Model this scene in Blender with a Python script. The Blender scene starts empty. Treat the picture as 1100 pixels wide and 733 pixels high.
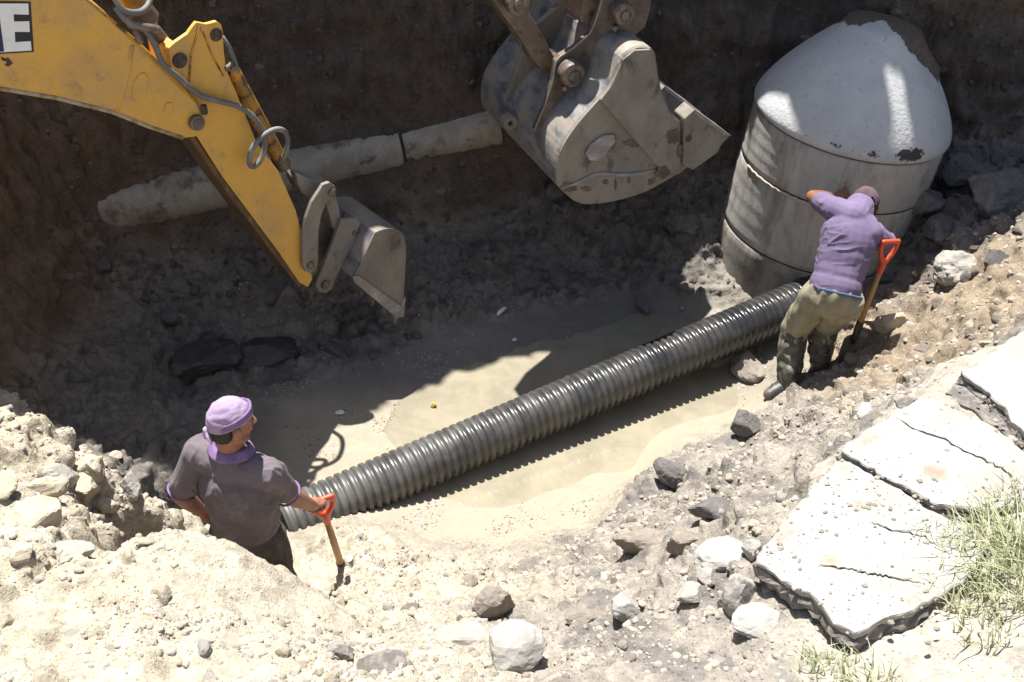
import bpy, bmesh, math, random
import numpy as np
from mathutils import Vector, Matrix, Quaternion
from mathutils.bvhtree import BVHTree
from mathutils.geometry import delaunay_2d_cdt

random.seed(7)
RNG = np.random.default_rng(11)
scene = bpy.context.scene
COL = scene.collection

# ---------------------------------------------------------------- camera maths
H, F, PITCH = 4.8, 1200.0, math.radians(38)
SP, CP = math.sin(PITCH), math.cos(PITCH)
CAM = Vector((0, 0, H))

def ray(px, py):
    """direction with unit depth along the optical axis (photo pixel units 1100x733)"""
    u, v = (px - 550.0) / F, (py - 366.5) / F
    return Vector((u, CP - v * SP, -(SP + v * CP)))

def at_z(px, py, z):
    r = ray(px, py)
    return CAM + r * ((z - H) / r.z)

def at_y(px, py, y):
    r = ray(px, py)
    return CAM + r * (y / r.y)

def proj(p):
    d = p[1] * CP + (H - p[2]) * SP
    return 550 + p[0] / d * F, 366.5 + ((H - p[2]) * CP - p[1] * SP) / d * F

# ---------------------------------------------------------------- noise (numpy)
_perm = np.random.default_rng(3).permutation(256).astype(np.int64)
_grad = np.random.default_rng(4).normal(size=(256, 3)); _grad /= np.linalg.norm(_grad, axis=1)[:, None]

def _hash(i, j, k):
    return _perm[(_perm[(_perm[i & 255] + j) & 255] + k) & 255]

def perlin(p):
    p = np.asarray(p, float); i = np.floor(p).astype(np.int64); f = p - i
    w = f * f * f * (f * (f * 6 - 15) + 10)
    out = np.zeros(len(p))
    for a in (0, 1):
        wa = w[:, 0] if a else 1 - w[:, 0]
        for b in (0, 1):
            wb = w[:, 1] if b else 1 - w[:, 1]
            for c in (0, 1):
                wc = w[:, 2] if c else 1 - w[:, 2]
                g = _grad[_hash(i[:, 0] + a, i[:, 1] + b, i[:, 2] + c)]
                out += wa * wb * wc * ((f - (a, b, c)) * g).sum(1)
    return out * 1.6

def fbm(p, octaves=4, gain=0.5, lac=2.03):
    p = np.asarray(p, float); out = np.zeros(len(p)); amp = 1.0
    for o in range(octaves):
        out += amp * perlin(p + 17.3 * o); amp *= gain; p = p * lac
    return out

def worley(p):
    """distance to the nearest and second nearest feature point, id of the nearest"""
    p = np.asarray(p, float); i = np.floor(p).astype(np.int64)
    f1 = np.full(len(p), 9.0); f2 = np.full(len(p), 9.0); idn = np.zeros(len(p), np.int64)
    for a in (-1, 0, 1):
        for b in (-1, 0, 1):
            for c in (-1, 0, 1):
                h = _hash(i[:, 0] + a, i[:, 1] + b, i[:, 2] + c)
                off = np.stack([_perm[h], _perm[(h + 71) & 255], _perm[(h + 143) & 255]], 1) / 256.0
                q = i + (a, b, c) + off - p
                d = np.sqrt((q * q).sum(1))
                near = d < f1
                f2 = np.where(near, f1, np.minimum(f2, d)); idn = np.where(near, h, idn); f1 = np.where(near, d, f1)
    return f1, f2, idn

def sstep(a, b, x):
    t = np.clip((np.asarray(x, float) - a) / (b - a), 0, 1); return t * t * (3 - 2 * t)

# ---------------------------------------------------------------- tagging
ORG = {}
def tag(o, label=None, cat=None, group=None, kind=None):
    if label: o['label'] = label
    if cat: o['category'] = cat
    if group: o['group'] = group
    if kind: o['kind'] = kind
    return o

def thing(name, label, cat, loc, group=None):
    o = bpy.data.objects.new(name, None); COL.objects.link(o)
    o.empty_display_size = 0.1
    o.location = loc; ORG[o.name] = Vector(loc)
    return tag(o, label, cat, group)

def org_of(parent):
    while parent.parent: parent = parent.parent
    return ORG.get(parent.name, Vector((0, 0, 0)))

def link_mesh(name, me, material, parent=None, org=None, smooth=True):
    o = bpy.data.objects.new(name, me); COL.objects.link(o)
    if material: me.materials.append(material)
    if parent is not None:
        base = org_of(parent); o.parent = parent
        me.transform(Matrix.Translation(-base))
    elif org is not None:
        o.location = org; ORG[o.name] = Vector(org)
        me.transform(Matrix.Translation(-Vector(org)))
    if smooth:
        me.polygons.foreach_set('use_smooth', [True] * len(me.polygons))
    return o

# ---------------------------------------------------------------- mesh builder
class MB:
    def __init__(self): self.v, self.f = [], []
    def add(self, vs, fs):
        n = len(self.v); self.v += [Vector(x) for x in vs]; self.f += [tuple(i + n for i in q) for q in fs]; return self
    def box(self, c, size, R=None):
        R = R or Matrix.Identity(3); c = Vector(c); sx, sy, sz = (s / 2 for s in size)
        vs = [c + R @ Vector((x * sx, y * sy, z * sz)) for x in (-1, 1) for y in (-1, 1) for z in (-1, 1)]
        return self.add(vs, [(0, 1, 3, 2), (4, 6, 7, 5), (0, 4, 5, 1), (2, 3, 7, 6), (0, 2, 6, 4), (1, 5, 7, 3)])
    def prism(self, pts, off):
        pts = [Vector(p) for p in pts]; off = Vector(off); n = len(pts)
        vs = pts + [p + off for p in pts]
        fs = [tuple(range(n)), tuple(range(2 * n - 1, n - 1, -1))]
        fs += [(i, i + n, (i + 1) % n + n, (i + 1) % n) for i in range(n)]
        return self.add(vs, fs)
    def tube(self, pts, r, seg=12, cap=True, closed=False):
        pts = [Vector(p) for p in pts]; n = len(pts)
        rs = r if isinstance(r, (list, tuple)) else [r] * n
        up = None; vs = []
        for i, p in enumerate(pts):
            a = pts[(i - 1) % n] if (i or closed) else p
            b = pts[(i + 1) % n] if (i < n - 1 or closed) else p
            t = (b - a).normalized()
            if up is None:
                up = t.orthogonal().normalized()
            else:
                up = (up - t * up.dot(t)); up = up.normalized() if up.length > 1e-6 else t.orthogonal().normalized()
            s = t.cross(up)
            for k in range(seg):
                an = 2 * math.pi * k / seg
                vs.append(p + (up * math.cos(an) + s * math.sin(an)) * rs[i])
        fs = []
        m = n if closed else n - 1
        for i in range(m):
            j = (i + 1) % n
            for k in range(seg):
                l = (k + 1) % seg
                fs.append((i * seg + k, i * seg + l, j * seg + l, j * seg + k))
        if cap and not closed:
            fs.append(tuple(range(seg - 1, -1, -1))); fs.append(tuple((n - 1) * seg + k for k in range(seg)))
        return self.add(vs, fs)
    def cyl(self, a, b, r, seg=20):
        return self.tube([a, b], r, seg)
    def lathe(self, prof, org, axis=(0, 0, 1), seg=48, closed_prof=False, ref=None, a0=0.0):
        axis = Vector(axis).normalized(); org = Vector(org)
        x = (Vector(ref) - axis * Vector(ref).dot(axis)).normalized() if ref is not None else axis.orthogonal().normalized()
        y = axis.cross(x); n = len(prof); vs = []
        for r, h in prof:
            for k in range(seg):
                an = a0 + 2 * math.pi * k / seg
                vs.append(org + axis * h + (x * math.cos(an) + y * math.sin(an)) * r)
        fs = []
        for i in range(n if closed_prof else n - 1):
            j = (i + 1) % n
            for k in range(seg):
                l = (k + 1) % seg
                fs.append((i * seg + k, i * seg + l, j * seg + l, j * seg + k))
        if not closed_prof:
            fs.append(tuple(range(seg - 1, -1, -1))); fs.append(tuple((n - 1) * seg + k for k in range(seg)))
        return self.add(vs, fs)
    def cap(self, a, b, ra, rb=None, seg=14, rings=4):
        """tapered capsule"""
        rb = ra if rb is None else rb
        a, b = Vector(a), Vector(b); t = (b - a)
        t = t.normalized() if t.length > 1e-9 else Vector((0, 0, 1))
        x = t.orthogonal().normalized(); y = t.cross(x); prof = []
        for i in range(rings + 1):
            an = -math.pi / 2 + (math.pi / 2) * i / rings
            prof.append((a + t * ra * math.sin(an), max(ra * math.cos(an), 1e-4)))
        for i in range(rings + 1):
            an = (math.pi / 2) * i / rings
            prof.append((b + t * rb * math.sin(an), max(rb * math.cos(an), 1e-4)))
        vs = [c + (x * math.cos(2 * math.pi * k / seg) + y * math.sin(2 * math.pi * k / seg)) * r for c, r in prof for k in range(seg)]
        n = len(prof); fs = []
        for i in range(n - 1):
            for k in range(seg):
                l = (k + 1) % seg
                fs.append((i * seg + k, i * seg + l, (i + 1) * seg + l, (i + 1) * seg + k))
        fs.append(tuple(range(seg - 1, -1, -1))); fs.append(tuple((n - 1) * seg + k for k in range(seg)))
        return self.add(vs, fs)
    def chain(self, pts, rs):
        for i in range(len(pts) - 1): self.cap(pts[i], pts[i + 1], rs[i], rs[i + 1])
        return self
    def ell(self, c, r, R=None, seg=18, rings=12):
        R = R or Matrix.Identity(3); c = Vector(c); vs = []
        for i in range(rings + 1):
            th = math.pi * i / rings
            for k in range(seg):
                ph = 2 * math.pi * k / seg; s = max(math.sin(th), 1e-3)
                vs.append(c + R @ Vector((r[0] * s * math.cos(ph), r[1] * s * math.sin(ph), r[2] * math.cos(th))))
        fs = []
        for i in range(rings):
            for k in range(seg):
                l = (k + 1) % seg
                fs.append((i * seg + k, (i + 1) * seg + k, (i + 1) * seg + l, i * seg + l))
        fs.append(tuple(range(seg))); fs.append(tuple(rings * seg + k for k in range(seg - 1, -1, -1)))
        return self.add(vs, fs)
    def mesh(self, name, recalc=True, tri=True):
        me = bpy.data.meshes.new(name); me.from_pydata([tuple(v) for v in self.v], [], self.f)
        if recalc:
            bm = bmesh.new(); bm.from_mesh(me)
            bmesh.ops.recalc_face_normals(bm, faces=bm.faces)
            bm.to_mesh(me); bm.free()
        me.update(); return me
    def build(self, name, material, parent=None, org=None, smooth=False, bevel=0, subsurf=0, seg=2):
        o = link_mesh(name, self.mesh(name), material, parent, org, smooth)
        if bevel:
            m = o.modifiers.new('bevel', 'BEVEL'); m.width = bevel; m.segments = seg; m.limit_method = 'ANGLE'; m.angle_limit = math.radians(35)
            m.harden_normals = False
        if subsurf:
            m = o.modifiers.new('sub', 'SUBSURF'); m.levels = m.render_levels = subsurf
        return o

def blob(mb, voxel=0.007, smooth=6, factor=0.5, wrinkle=None):
    """one continuous surface from overlapping shapes: voxel remesh, then smoothing"""
    me = mb.mesh('blob')
    o = bpy.data.objects.new('blob', me); COL.objects.link(o)
    m = o.modifiers.new('r', 'REMESH'); m.mode = 'VOXEL'; m.voxel_size = voxel
    if smooth:
        s = o.modifiers.new('s', 'SMOOTH'); s.factor = factor; s.iterations = smooth
    dg = bpy.context.evaluated_depsgraph_get(); dg.update()
    out = bpy.data.meshes.new_from_object(o.evaluated_get(dg))
    bpy.data.objects.remove(o, do_unlink=True); bpy.data.meshes.remove(me)
    out.materials.clear()
    if wrinkle:
        n = len(out.vertices); co = np.empty(n * 3); out.vertices.foreach_get('co', co); co = co.reshape(-1, 3)
        no = np.empty(n * 3); out.vertices.foreach_get('normal', no); no = no.reshape(-1, 3)
        co = co + no * wrinkle(co, no)[:, None]
        out.vertices.foreach_set('co', co.ravel()); out.update()
    return out

# ---------------------------------------------------------------- materials
def new_mat(name):
    m = bpy.data.materials.new(name); m.use_nodes = True
    nt = m.node_tree; b = nt.nodes['Principled BSDF']
    return m, nt, b

def N(nt, kind, **kw):
    n = nt.nodes.new(kind)
    for k, v in kw.items():
        if k in n.inputs.keys() if hasattr(n.inputs, 'keys') else False: n.inputs[k].default_value = v
        else: setattr(n, k, v)
    return n

def noise_node(nt, scale, detail=6, rough=0.6, coord=None, dist=0.0):
    n = nt.nodes.new('ShaderNodeTexNoise'); n.inputs['Scale'].default_value = scale
    n.inputs['Detail'].default_value = detail; n.inputs['Roughness'].default_value = rough; n.inputs['Distortion'].default_value = dist
    if coord is not None: nt.links.new(coord, n.inputs['Vector'])
    return n

def ramp(nt, src, lo, hi):
    r = nt.nodes.new('ShaderNodeMapRange'); r.interpolation_type = 'SMOOTHSTEP'
    r.inputs['From Min'].default_value = lo; r.inputs['From Max'].default_value = hi
    nt.links.new(src, r.inputs['Value']); return r.outputs['Result']

def mixc(nt, fac, a, b, blend='MIX'):
    n = nt.nodes.new('ShaderNodeMix'); n.data_type = 'RGBA'; n.blend_type = blend
    for sock, val in ((n.inputs[0], fac), (n.inputs[6], a), (n.inputs[7], b)):
        if hasattr(val, 'links') or isinstance(val, bpy.types.NodeSocket): nt.links.new(val, sock)
        elif isinstance(val, (int, float)): sock.default_value = val
        else: sock.default_value = (*val, 1) if len(val) == 3 else val
    return n.outputs[2]

def surf(name, base, alt=None, alt_scale=6, alt_lo=.4, alt_hi=.65, dirt=None, dirt_scale=14, dirt_lo=.55, dirt_hi=.62,
         rough=.7, dirt_rough=None, metallic=0.0, bump=.2, bump_scale=60, bump_dist=.004, spec=.5, fine=.12, dirt_metal=None, warp=0.0, stretch=None):
    m, nt, b = new_mat(name)
    tc = nt.nodes.new('ShaderNodeTexCoord'); co = tc.outputs['Object']
    if stretch:
        mp = nt.nodes.new('ShaderNodeMapping'); mp.inputs['Scale'].default_value = stretch
        nt.links.new(co, mp.inputs['Vector']); co_s = mp.outputs['Vector']
    else: co_s = co
    col = base
    if alt:
        n1 = noise_node(nt, alt_scale, 7, .62, co_s, warp)
        col = mixc(nt, ramp(nt, n1.outputs['Fac'], alt_lo, alt_hi), base, alt)
    n3 = noise_node(nt, bump_scale * 1.7, 4, .6, co)
    if fine:
        g = nt.nodes.new('ShaderNodeMapRange'); g.inputs['To Min'].default_value = 1 - fine * 2; g.inputs['To Max'].default_value = 1 + fine * 2
        nt.links.new(n3.outputs['Fac'], g.inputs['Value'])
        cmb = nt.nodes.new('ShaderNodeCombineColor')
        for i in range(3): nt.links.new(g.outputs['Result'], cmb.inputs[i])
        col = mixc(nt, 1.0, col, cmb.outputs[0], 'MULTIPLY')
    b.inputs['Roughness'].default_value = rough; b.inputs['Metallic'].default_value = metallic
    b.inputs['Specular IOR Level'].default_value = spec
    if dirt:
        n2 = noise_node(nt, dirt_scale, 9, .68, co_s, .3 + warp)
        f = ramp(nt, n2.outputs['Fac'], dirt_lo, dirt_hi)
        col = mixc(nt, f, col, dirt)
        if dirt_rough is not None:
            r = nt.nodes.new('ShaderNodeMapRange'); r.inputs['To Min'].default_value = rough; r.inputs['To Max'].default_value = dirt_rough
            nt.links.new(f, r.inputs['Value']); nt.links.new(r.outputs['Result'], b.inputs['Roughness'])
        if metallic:
            r = nt.nodes.new('ShaderNodeMapRange'); r.inputs['To Min'].default_value = metallic; r.inputs['To Max'].default_value = dirt_metal or 0
            nt.links.new(f, r.inputs['Value']); nt.links.new(r.outputs['Result'], b.inputs['Metallic'])
    if isinstance(col, bpy.types.NodeSocket): nt.links.new(col, b.inputs['Base Color'])
    else: b.inputs['Base Color'].default_value = (*col, 1)
    if bump:
        nb = noise_node(nt, bump_scale, 8, .65, co)
        bp = nt.nodes.new('ShaderNodeBump'); bp.inputs['Strength'].default_value = bump; bp.inputs['Distance'].default_value = bump_dist
        nt.links.new(nb.outputs['Fac'], bp.inputs['Height']); nt.links.new(bp.outputs['Normal'], b.inputs['Normal'])
    return m

MUD = (.28, .235, .18); DMUD = (.085, .065, .05)
M = {
 'yellow': surf('yellow paint', (.68, .37, .06), (.56, .325, .09), 3.2, .40, .64, (.30, .20, .10), 6.5, .55, .74, rough=.45, dirt_rough=.85, bump=.08, bump_scale=40, fine=.06),
 'yellow_dirty': surf('dirty yellow paint', (.60, .27, .025), (.32, .17, .04), 9, .4, .62, (.07, .05, .035), 12, .5, .62, rough=.5, dirt_rough=.9, bump=.2, bump_scale=50),
 'underside': surf('dark brown rear', (.14, .075, .03), (.08, .05, .03), 8, .4, .6, (.22, .13, .04), 14, .56, .66, rough=.8, bump=.3),
 'steel': surf('worn steel', (.38, .38, .39), (.22, .22, .235), 7, .35, .6, MUD, 4.5, .40, .64, rough=.42, dirt_rough=.9, metallic=.55, bump=.15, bump_scale=45, stretch=(1, 1, 2.2)),
 'steel_mud': surf('steel under dried mud', (.255, .225, .185), (.185, .16, .135), 5, .38, .66, (.095, .075, .06), 7, .55, .66, rough=.85, dirt_rough=.5, bump=.35, bump_scale=50, stretch=(1, 1, .6)),
 'steel_brown': surf('brown greasy steel', (.115, .08, .06), (.19, .14, .10), 8, .42, .64, (.05, .037, .03), 14, .56, .64, rough=.55, dirt_rough=.4, bump=.15),
 'pin': surf('pin steel', (.20, .155, .12), (.11, .085, .075), 20, .4, .6, rough=.5, metallic=.35, bump=.1),
 'pin_dark': surf('dark pin', (.045, .033, .03), (.11, .085, .07), 25, .45, .65, rough=.45, metallic=.3, bump=.1),
 'chrome': surf('rod', (.5, .5, .5), rough=.22, metallic=.9, bump=0, fine=0),
 'hose': surf('hose rubber', (.13, .13, .125), (.24, .22, .19), 9, .45, .65, rough=.6, bump=.1),
 'black': surf('black paint', (.012, .012, .016), rough=.5, bump=0, fine=0),
 'navy': surf('navy paint', (.012, .012, .09), rough=.5, bump=0, fine=0),
 'white': surf('white paint', (.80, .80, .79), (.68, .67, .64), 12, .5, .7, rough=.5, bump=0, fine=.03),
 'concrete': surf('ring concrete', (.34, .325, .30), (.44, .42, .39), 4, .35, .65, (.215, .185, .15), 4.5, .44, .70, rough=.9, bump=.5, bump_scale=45, fine=.12, stretch=(1, 1, .3)),
 'concrete_wet': surf('damp ring concrete', (.235, .215, .185), (.30, .28, .25), 5, .38, .65, (.14, .115, .09), 4, .46, .66, rough=.8, bump=.6, bump_scale=40, fine=.12, stretch=(1, 1, .5)),
 'mortar': surf('dark joint', (.035, .028, .024), rough=.95, bump=.5),
 'mortar_pale': surf('pale mortar', (.42, .36, .30), rough=.95, bump=.5),
 'old_pipe': surf('dusty pale pipe', (.36, .325, .265), (.28, .245, .195), 7, .4, .65, (.13, .10, .075), 6, .52, .68, rough=.95, bump=.4, bump_scale=40),
 'pipe': surf('black corrugated plastic', (.06, .06, .061), (.13, .125, .118), 3, .38, .64, (.32, .285, .235), 4, .50, .74, rough=.36, dirt_rough=.8, bump=.08, bump_scale=70, fine=.1),
 'slab': surf('white concrete slab', (.35, .338, .315), (.27, .255, .23), 3.5, .36, .66, (.22, .17, .12), 2.8, .54, .74, rough=.95, bump=.6, bump_scale=35, fine=.12),
 'asphalt': surf('broken asphalt', (.12, .11, .10), (.22, .195, .17), 25, .42, .62, rough=.95, bump=.9, bump_scale=35, bump_dist=.01),
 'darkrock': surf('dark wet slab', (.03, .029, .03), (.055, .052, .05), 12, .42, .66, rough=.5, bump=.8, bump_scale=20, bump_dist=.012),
 'skin': surf('brown skin', (.24, .115, .065), (.20, .09, .05), 12, .4, .65, (.20, .14, .10), 20, .62, .75, rough=.5, bump=.1, bump_scale=120, fine=.05),
 'skin_dust': surf('dusty brown skin', (.31, .135, .08), (.25, .105, .06), 12, .4, .65, (.33, .25, .18), 16, .56, .7, rough=.6, bump=.1, bump_scale=120, fine=.05),
 'hair': surf('black hair', (.012, .01, .009), rough=.6, bump=.8, bump_scale=150),
 'bandana': surf('lilac cloth', (.34, .255, .37), (.28, .20, .32), 9, .4, .65, rough=.95, bump=.25, bump_scale=160),
 'bandana_shade': surf('shaded lilac cloth', (.16, .105, .21), (.26, .17, .31), 14, .42, .7, rough=.95, bump=.25, bump_scale=160),  # same lilac cloth as the scarf, its shade painted as darker purple
 'shirt_grey': surf('faded dusty shirt', (.15, .126, .138), (.105, .085, .092), 5, .38, .66, (.26, .22, .195), 4, .54, .72, rough=.97, bump=.3, bump_scale=220, fine=.08),
 'collar': surf('purple collar', (.165, .10, .225), (.22, .145, .28), 14, .4, .6, rough=.95, bump=.2, bump_scale=200),
 'shirt_purple': surf('faded purple shirt', (.145, .112, .195), (.175, .136, .222), 6, .4, .66, (.24, .18, .19), 4.5, .64, .75, rough=.97, bump=.3, bump_scale=220, fine=.06),
 'blue': surf('blue cloth', (.06, .095, .17), (.08, .12, .2), 20, .4, .6, rough=.95, bump=.2),
 'trouser_dark': surf('muddy dark trousers', (.060, .046, .040), (.11, .085, .07), 6, .42, .66, (.15, .12, .09), 9, .56, .7, rough=.95, bump=.3, bump_scale=200),
 'trouser_khaki': surf('muddy khaki trousers', (.285, .26, .18), (.215, .195, .135), 6, .4, .64, (.11, .09, .065), 5, .58, .72, rough=.95, bump=.3, bump_scale=200),
 'trouser_wet': surf('wet muddy trouser legs', (.075, .072, .058), (.125, .115, .09), 7, .40, .66, (.18, .16, .12), 14, .56, .72, rough=.6, dirt_rough=.9, bump=.5, bump_scale=60, bump_dist=.01),
 'boot': surf('black rubber boots', (.03, .03, .029), (.14, .125, .10), 9, .44, .64, rough=.5, bump=.2),
 'capc': surf('maroon cap', (.075, .045, .06), (.10, .065, .075), 14, .4, .6, rough=.95, bump=.25, bump_scale=180),
 'orange': surf('orange plastic', (.62, .075, .022), (.5, .07, .03), 14, .4, .65, (.35, .2, .12), 18, .62, .75, rough=.45, bump=.05),
 'wood': surf('ash handle', (.42, .26, .12), (.34, .20, .09), 12, .4, .65, (.24, .18, .12), 14, .6, .72, rough=.7, bump=.15, stretch=(6, 6, 1)),
 'blade': surf('shovel blade', (.19, .18, .17), (.26, .22, .17), 8, .4, .6, rough=.6, metallic=.3, bump=.2),
 'yellow_scrap': surf('yellow scrap', (.65, .42, .06), (.5, .35, .1), 30, .4, .6, rough=.8, bump=.3),
 'litter': surf('white scrap', (.7, .7, .68), rough=.8, bump=.3),
 'ink': surf('faded marker', (.10, .10, .11), rough=.9, bump=0),
}
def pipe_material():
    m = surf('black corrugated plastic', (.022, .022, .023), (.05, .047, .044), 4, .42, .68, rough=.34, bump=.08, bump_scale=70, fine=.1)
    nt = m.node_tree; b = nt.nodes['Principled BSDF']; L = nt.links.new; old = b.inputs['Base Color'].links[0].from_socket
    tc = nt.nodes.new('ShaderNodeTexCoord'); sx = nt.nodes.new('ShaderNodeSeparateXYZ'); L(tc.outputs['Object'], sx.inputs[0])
    r = nt.nodes.new('ShaderNodeMapRange'); r.inputs['From Max'].default_value = 2.6; r.inputs['To Min'].default_value = .24; r.inputs['To Max'].default_value = -.12; L(sx.outputs['X'], r.inputs['Value'])  # left end paler: dust, with the sunlight there painted in
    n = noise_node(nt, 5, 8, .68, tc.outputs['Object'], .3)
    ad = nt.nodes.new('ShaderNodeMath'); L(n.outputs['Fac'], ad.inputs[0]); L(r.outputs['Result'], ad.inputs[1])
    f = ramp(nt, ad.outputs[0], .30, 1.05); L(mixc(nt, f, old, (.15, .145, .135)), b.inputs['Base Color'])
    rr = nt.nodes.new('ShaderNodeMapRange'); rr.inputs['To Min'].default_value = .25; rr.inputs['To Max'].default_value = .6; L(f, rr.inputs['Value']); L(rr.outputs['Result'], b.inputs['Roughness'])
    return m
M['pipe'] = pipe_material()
# ---------------------------------------------------------------- terrain
SLAB_N = Vector((-.05, .12, 1.0)).normalized(); SLAB_P = Vector((1.5, 2.6, 1.93))
def at_slab(px, py, up=0.0):
    r = ray(px, py); p = SLAB_P + SLAB_N * up
    return CAM + r * ((p - CAM).dot(SLAB_N) / r.dot(SLAB_N))

ctrl = []
def C(px, py, z): p = at_z(px, py, z); ctrl.append((p.x, p.y, p.z))
def CW(x, y, z): ctrl.append((x, y, z))
# pit floor: water (just below 0) and silt flats
for a in [(455, 420, -.015), (520, 395, -.02), (600, 400, -.045), (680, 360, -.04), (740, 350, -.03), (640, 430, -.05), (560, 470, -.04),
          (700, 440, -.05), (760, 430, -.045), (790, 440, -.02), (640, 500, -.02), (600, 540, .01), (480, 480, -.02), (400, 470, -.005),
          (420, 540, .02), (470, 580, .07), (560, 585, .10), (640, 560, .06), (690, 510, .02), (340, 470, .02), (290, 460, .04), (240, 480, .06),
          (380, 420, .02), (470, 370, .03), (560, 350, .02), (640, 330, .04), (700, 300, .10), (760, 310, .10), (690, 330, .0), (780, 350, .0),
          (300, 500, .06), (370, 580, .22), (365, 605, .33), (400, 610, .30), (180, 480, .10), (800, 400, .02)]: C(*a)
# shaded mud at the back and left
for a in [(300, 430, .06), (230, 410, .10), (150, 440, .16), (330, 380, .10), (420, 350, .12), (500, 320, .14), (250, 330, .24), (160, 330, .30),
          (110, 400, .28), (330, 290, .30), (250, 260, .36), (170, 270, .45), (420, 240, .42), (500, 250, .32), (560, 270, .24), (470, 200, .55),
          (620, 270, .22), (700, 260, .24), (740, 240, .35), (60, 430, .35), (90, 470, .20), (600, 210, .55), (110, 300, .50), (740, 200, .50)]: C(*a)
# left near bank and mound in front of the worker
for a in [(0, 418, 1.32), (22, 446, 1.25), (60, 478, 1.14), (100, 500, 1.02), (135, 512, .92), (170, 528, .85), (0, 480, 1.42), (60, 530, 1.36), (120, 560, 1.34),
          (0, 560, 1.58), (80, 600, 1.56), (160, 590, 1.42), (0, 700, 1.88), (100, 690, 1.80), (200, 690, 1.74), (300, 690, 1.66),
          (208, 580, 1.36), (232, 594, 1.44), (266, 592, 1.46), (300, 606, 1.40), (322, 622, 1.29), (336, 646, 1.05), (260, 640, 1.58), (352, 690, 1.40),
          (186, 548, .98), (340, 632, .50), (352, 645, .60), (380, 645, .75), (400, 690, 1.30), (430, 640, .62), (400, 660, .98), (500, 640, .72)]: C(*a)
for x in (-1.55, -1.3, -1.1, -.92): CW(x, 3.22, .22); CW(x, 3.5, .20)
CW(-1.75, 3.55, .32); CW(-1.5, 3.75, .16); CW(-1.9, 4.15, .25); CW(-2.45, 4.5, .55); CW(-2.9, 4.5, .8)
CW(-2.7, 4.2, 1.15); CW(-3.4, 4.2, 1.6)
# right near bank
for a in [(560, 620, .45), (620, 590, .38), (650, 560, .34), (690, 525, .30), (720, 495, .32), (770, 478, .36), (560, 660, 1.05), (640, 620, .78),
          (500, 700, 1.55), (600, 700, 1.55), (700, 690, 1.68), (700, 590, .85), (740, 540, .66), (700, 640, 1.28), (790, 640, 1.62), (780, 580, 1.22),
          (800, 520, .92), (850, 480, .80), (860, 520, 1.20), (830, 455, .34), (815, 480, .40), (760, 700, 1.78), (850, 720, 1.88), (450, 733, 1.76), (550, 733, 1.78)]: C(*a)
# right bank beyond the slabs
for a in [(835, 425, .10), (860, 405, .16), (900, 380, .26), (900, 430, .50), (950, 330, .42), (960, 400, .85), (1000, 290, .62), (1050, 300, .95), (1000, 360, .78),
          (1060, 350, 1.15), (1020, 390, 1.20), (970, 420, 1.18), (920, 450, 1.02), (1000, 230, .60), (1090, 250, 1.10), (1090, 330, 1.35), (960, 300, .40), (1050, 210, .80)]: C(*a)
for a in [(816, 600), (900, 485), (985, 430), (1035, 395), (1095, 365), (920, 680), (1000, 600), (1095, 500), (1000, 500), (1095, 640), (960, 733), (1095, 733), (1095, 430), (1000, 655), (1060, 600), (1040, 690)]:
    p = at_slab(*a, up=-.075 if a[0] < 960 else -.012 if a[1] > 560 and a[0] > 1005 else -.05); ctrl.append(tuple(p))
# world anchors outside the frame
for x in (-2.6, -1.3, 0, 1.3, 2.6): CW(x, 1.2, 2.35); CW(x, -.2, 3.1)
for x, y, z in [(-4.5, 3, 2.2), (-4.5, 1, 2.6), (4.5, 3, 2.1), (4, 1, 2.5), (4, 4.5, 1.75), (4.2, 5.5, 1.5), (4.5, 6.8, 1.2), (3.4, 7.2, .95), (2.8, 6.7, .75), (1.8, 7.3, .5), (0, 7.6, .6), (-1.5, 7.2, .6),
                (-2.8, 6.6, .6), (-3.2, 5.5, .7), (-4.5, 5.5, .9), (-4, 7.5, .8), (0, 9, .7), (4, 9, .9), (-4, 9.5, .8), (-8, -6, 2.6), (8, -6, 2.6), (0, -6, 2.8), (-9, 3, 2.0), (9, 3, 2.0),
                (-9, 9, 1.2), (9, 9, 1.2), (0, 13, 1.0), (1.7, 6.35, .04), (1.5, 6.6, .12), (2.2, 6.2, .18), (1.3, 6.9, .3)]: CW(x, y, z)

cp = np.array(ctrl)
_d = np.sqrt(((cp[:, None, :2] - cp[None, :, :2]) ** 2).sum(-1))
_A = np.zeros((len(cp) + 3, len(cp) + 3)); _A[:len(cp), :len(cp)] = -np.sqrt(_d ** 2 + .01) + np.eye(len(cp)) * .03
_A[:len(cp), len(cp)] = 1; _A[:len(cp), len(cp) + 1:] = cp[:, :2]; _A[len(cp):, :len(cp)] = _A[:len(cp), len(cp):].T
_w = np.linalg.solve(_A, np.concatenate([cp[:, 2], np.zeros(3)]))

def wall_line(x):
    return np.interp(x, [-6, -2.9, -1.6, -.27, .8, 1.6, 2.6, 3.6, 6], [6.25, 6.62, 6.95, 7.28, 7.55, 7.66, 7.62, 7.5, 7.4])
def shade_crest(x):
    return np.interp(x, SHADE_CREST_X, SHADE_CREST_Z)
SHADE_CREST_X = [-6, -2.6, -1.9, -1.3, -.6, .4, .58, .66, 1.24, 1.32, 1.68, 1.74, 1.90, 1.95, 2.6, 6]
SHADE_CREST_Z = [7.9, 7.6, 6.8, 5.9, 5.4, 5.4, 5.4, 4.1, 4.1, 7.3, 7.3, 6.65, 6.6, 7.0, 8.0, 8.0]  # unseen crest, raised and notched to shape the shade and sun patches below

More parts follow.
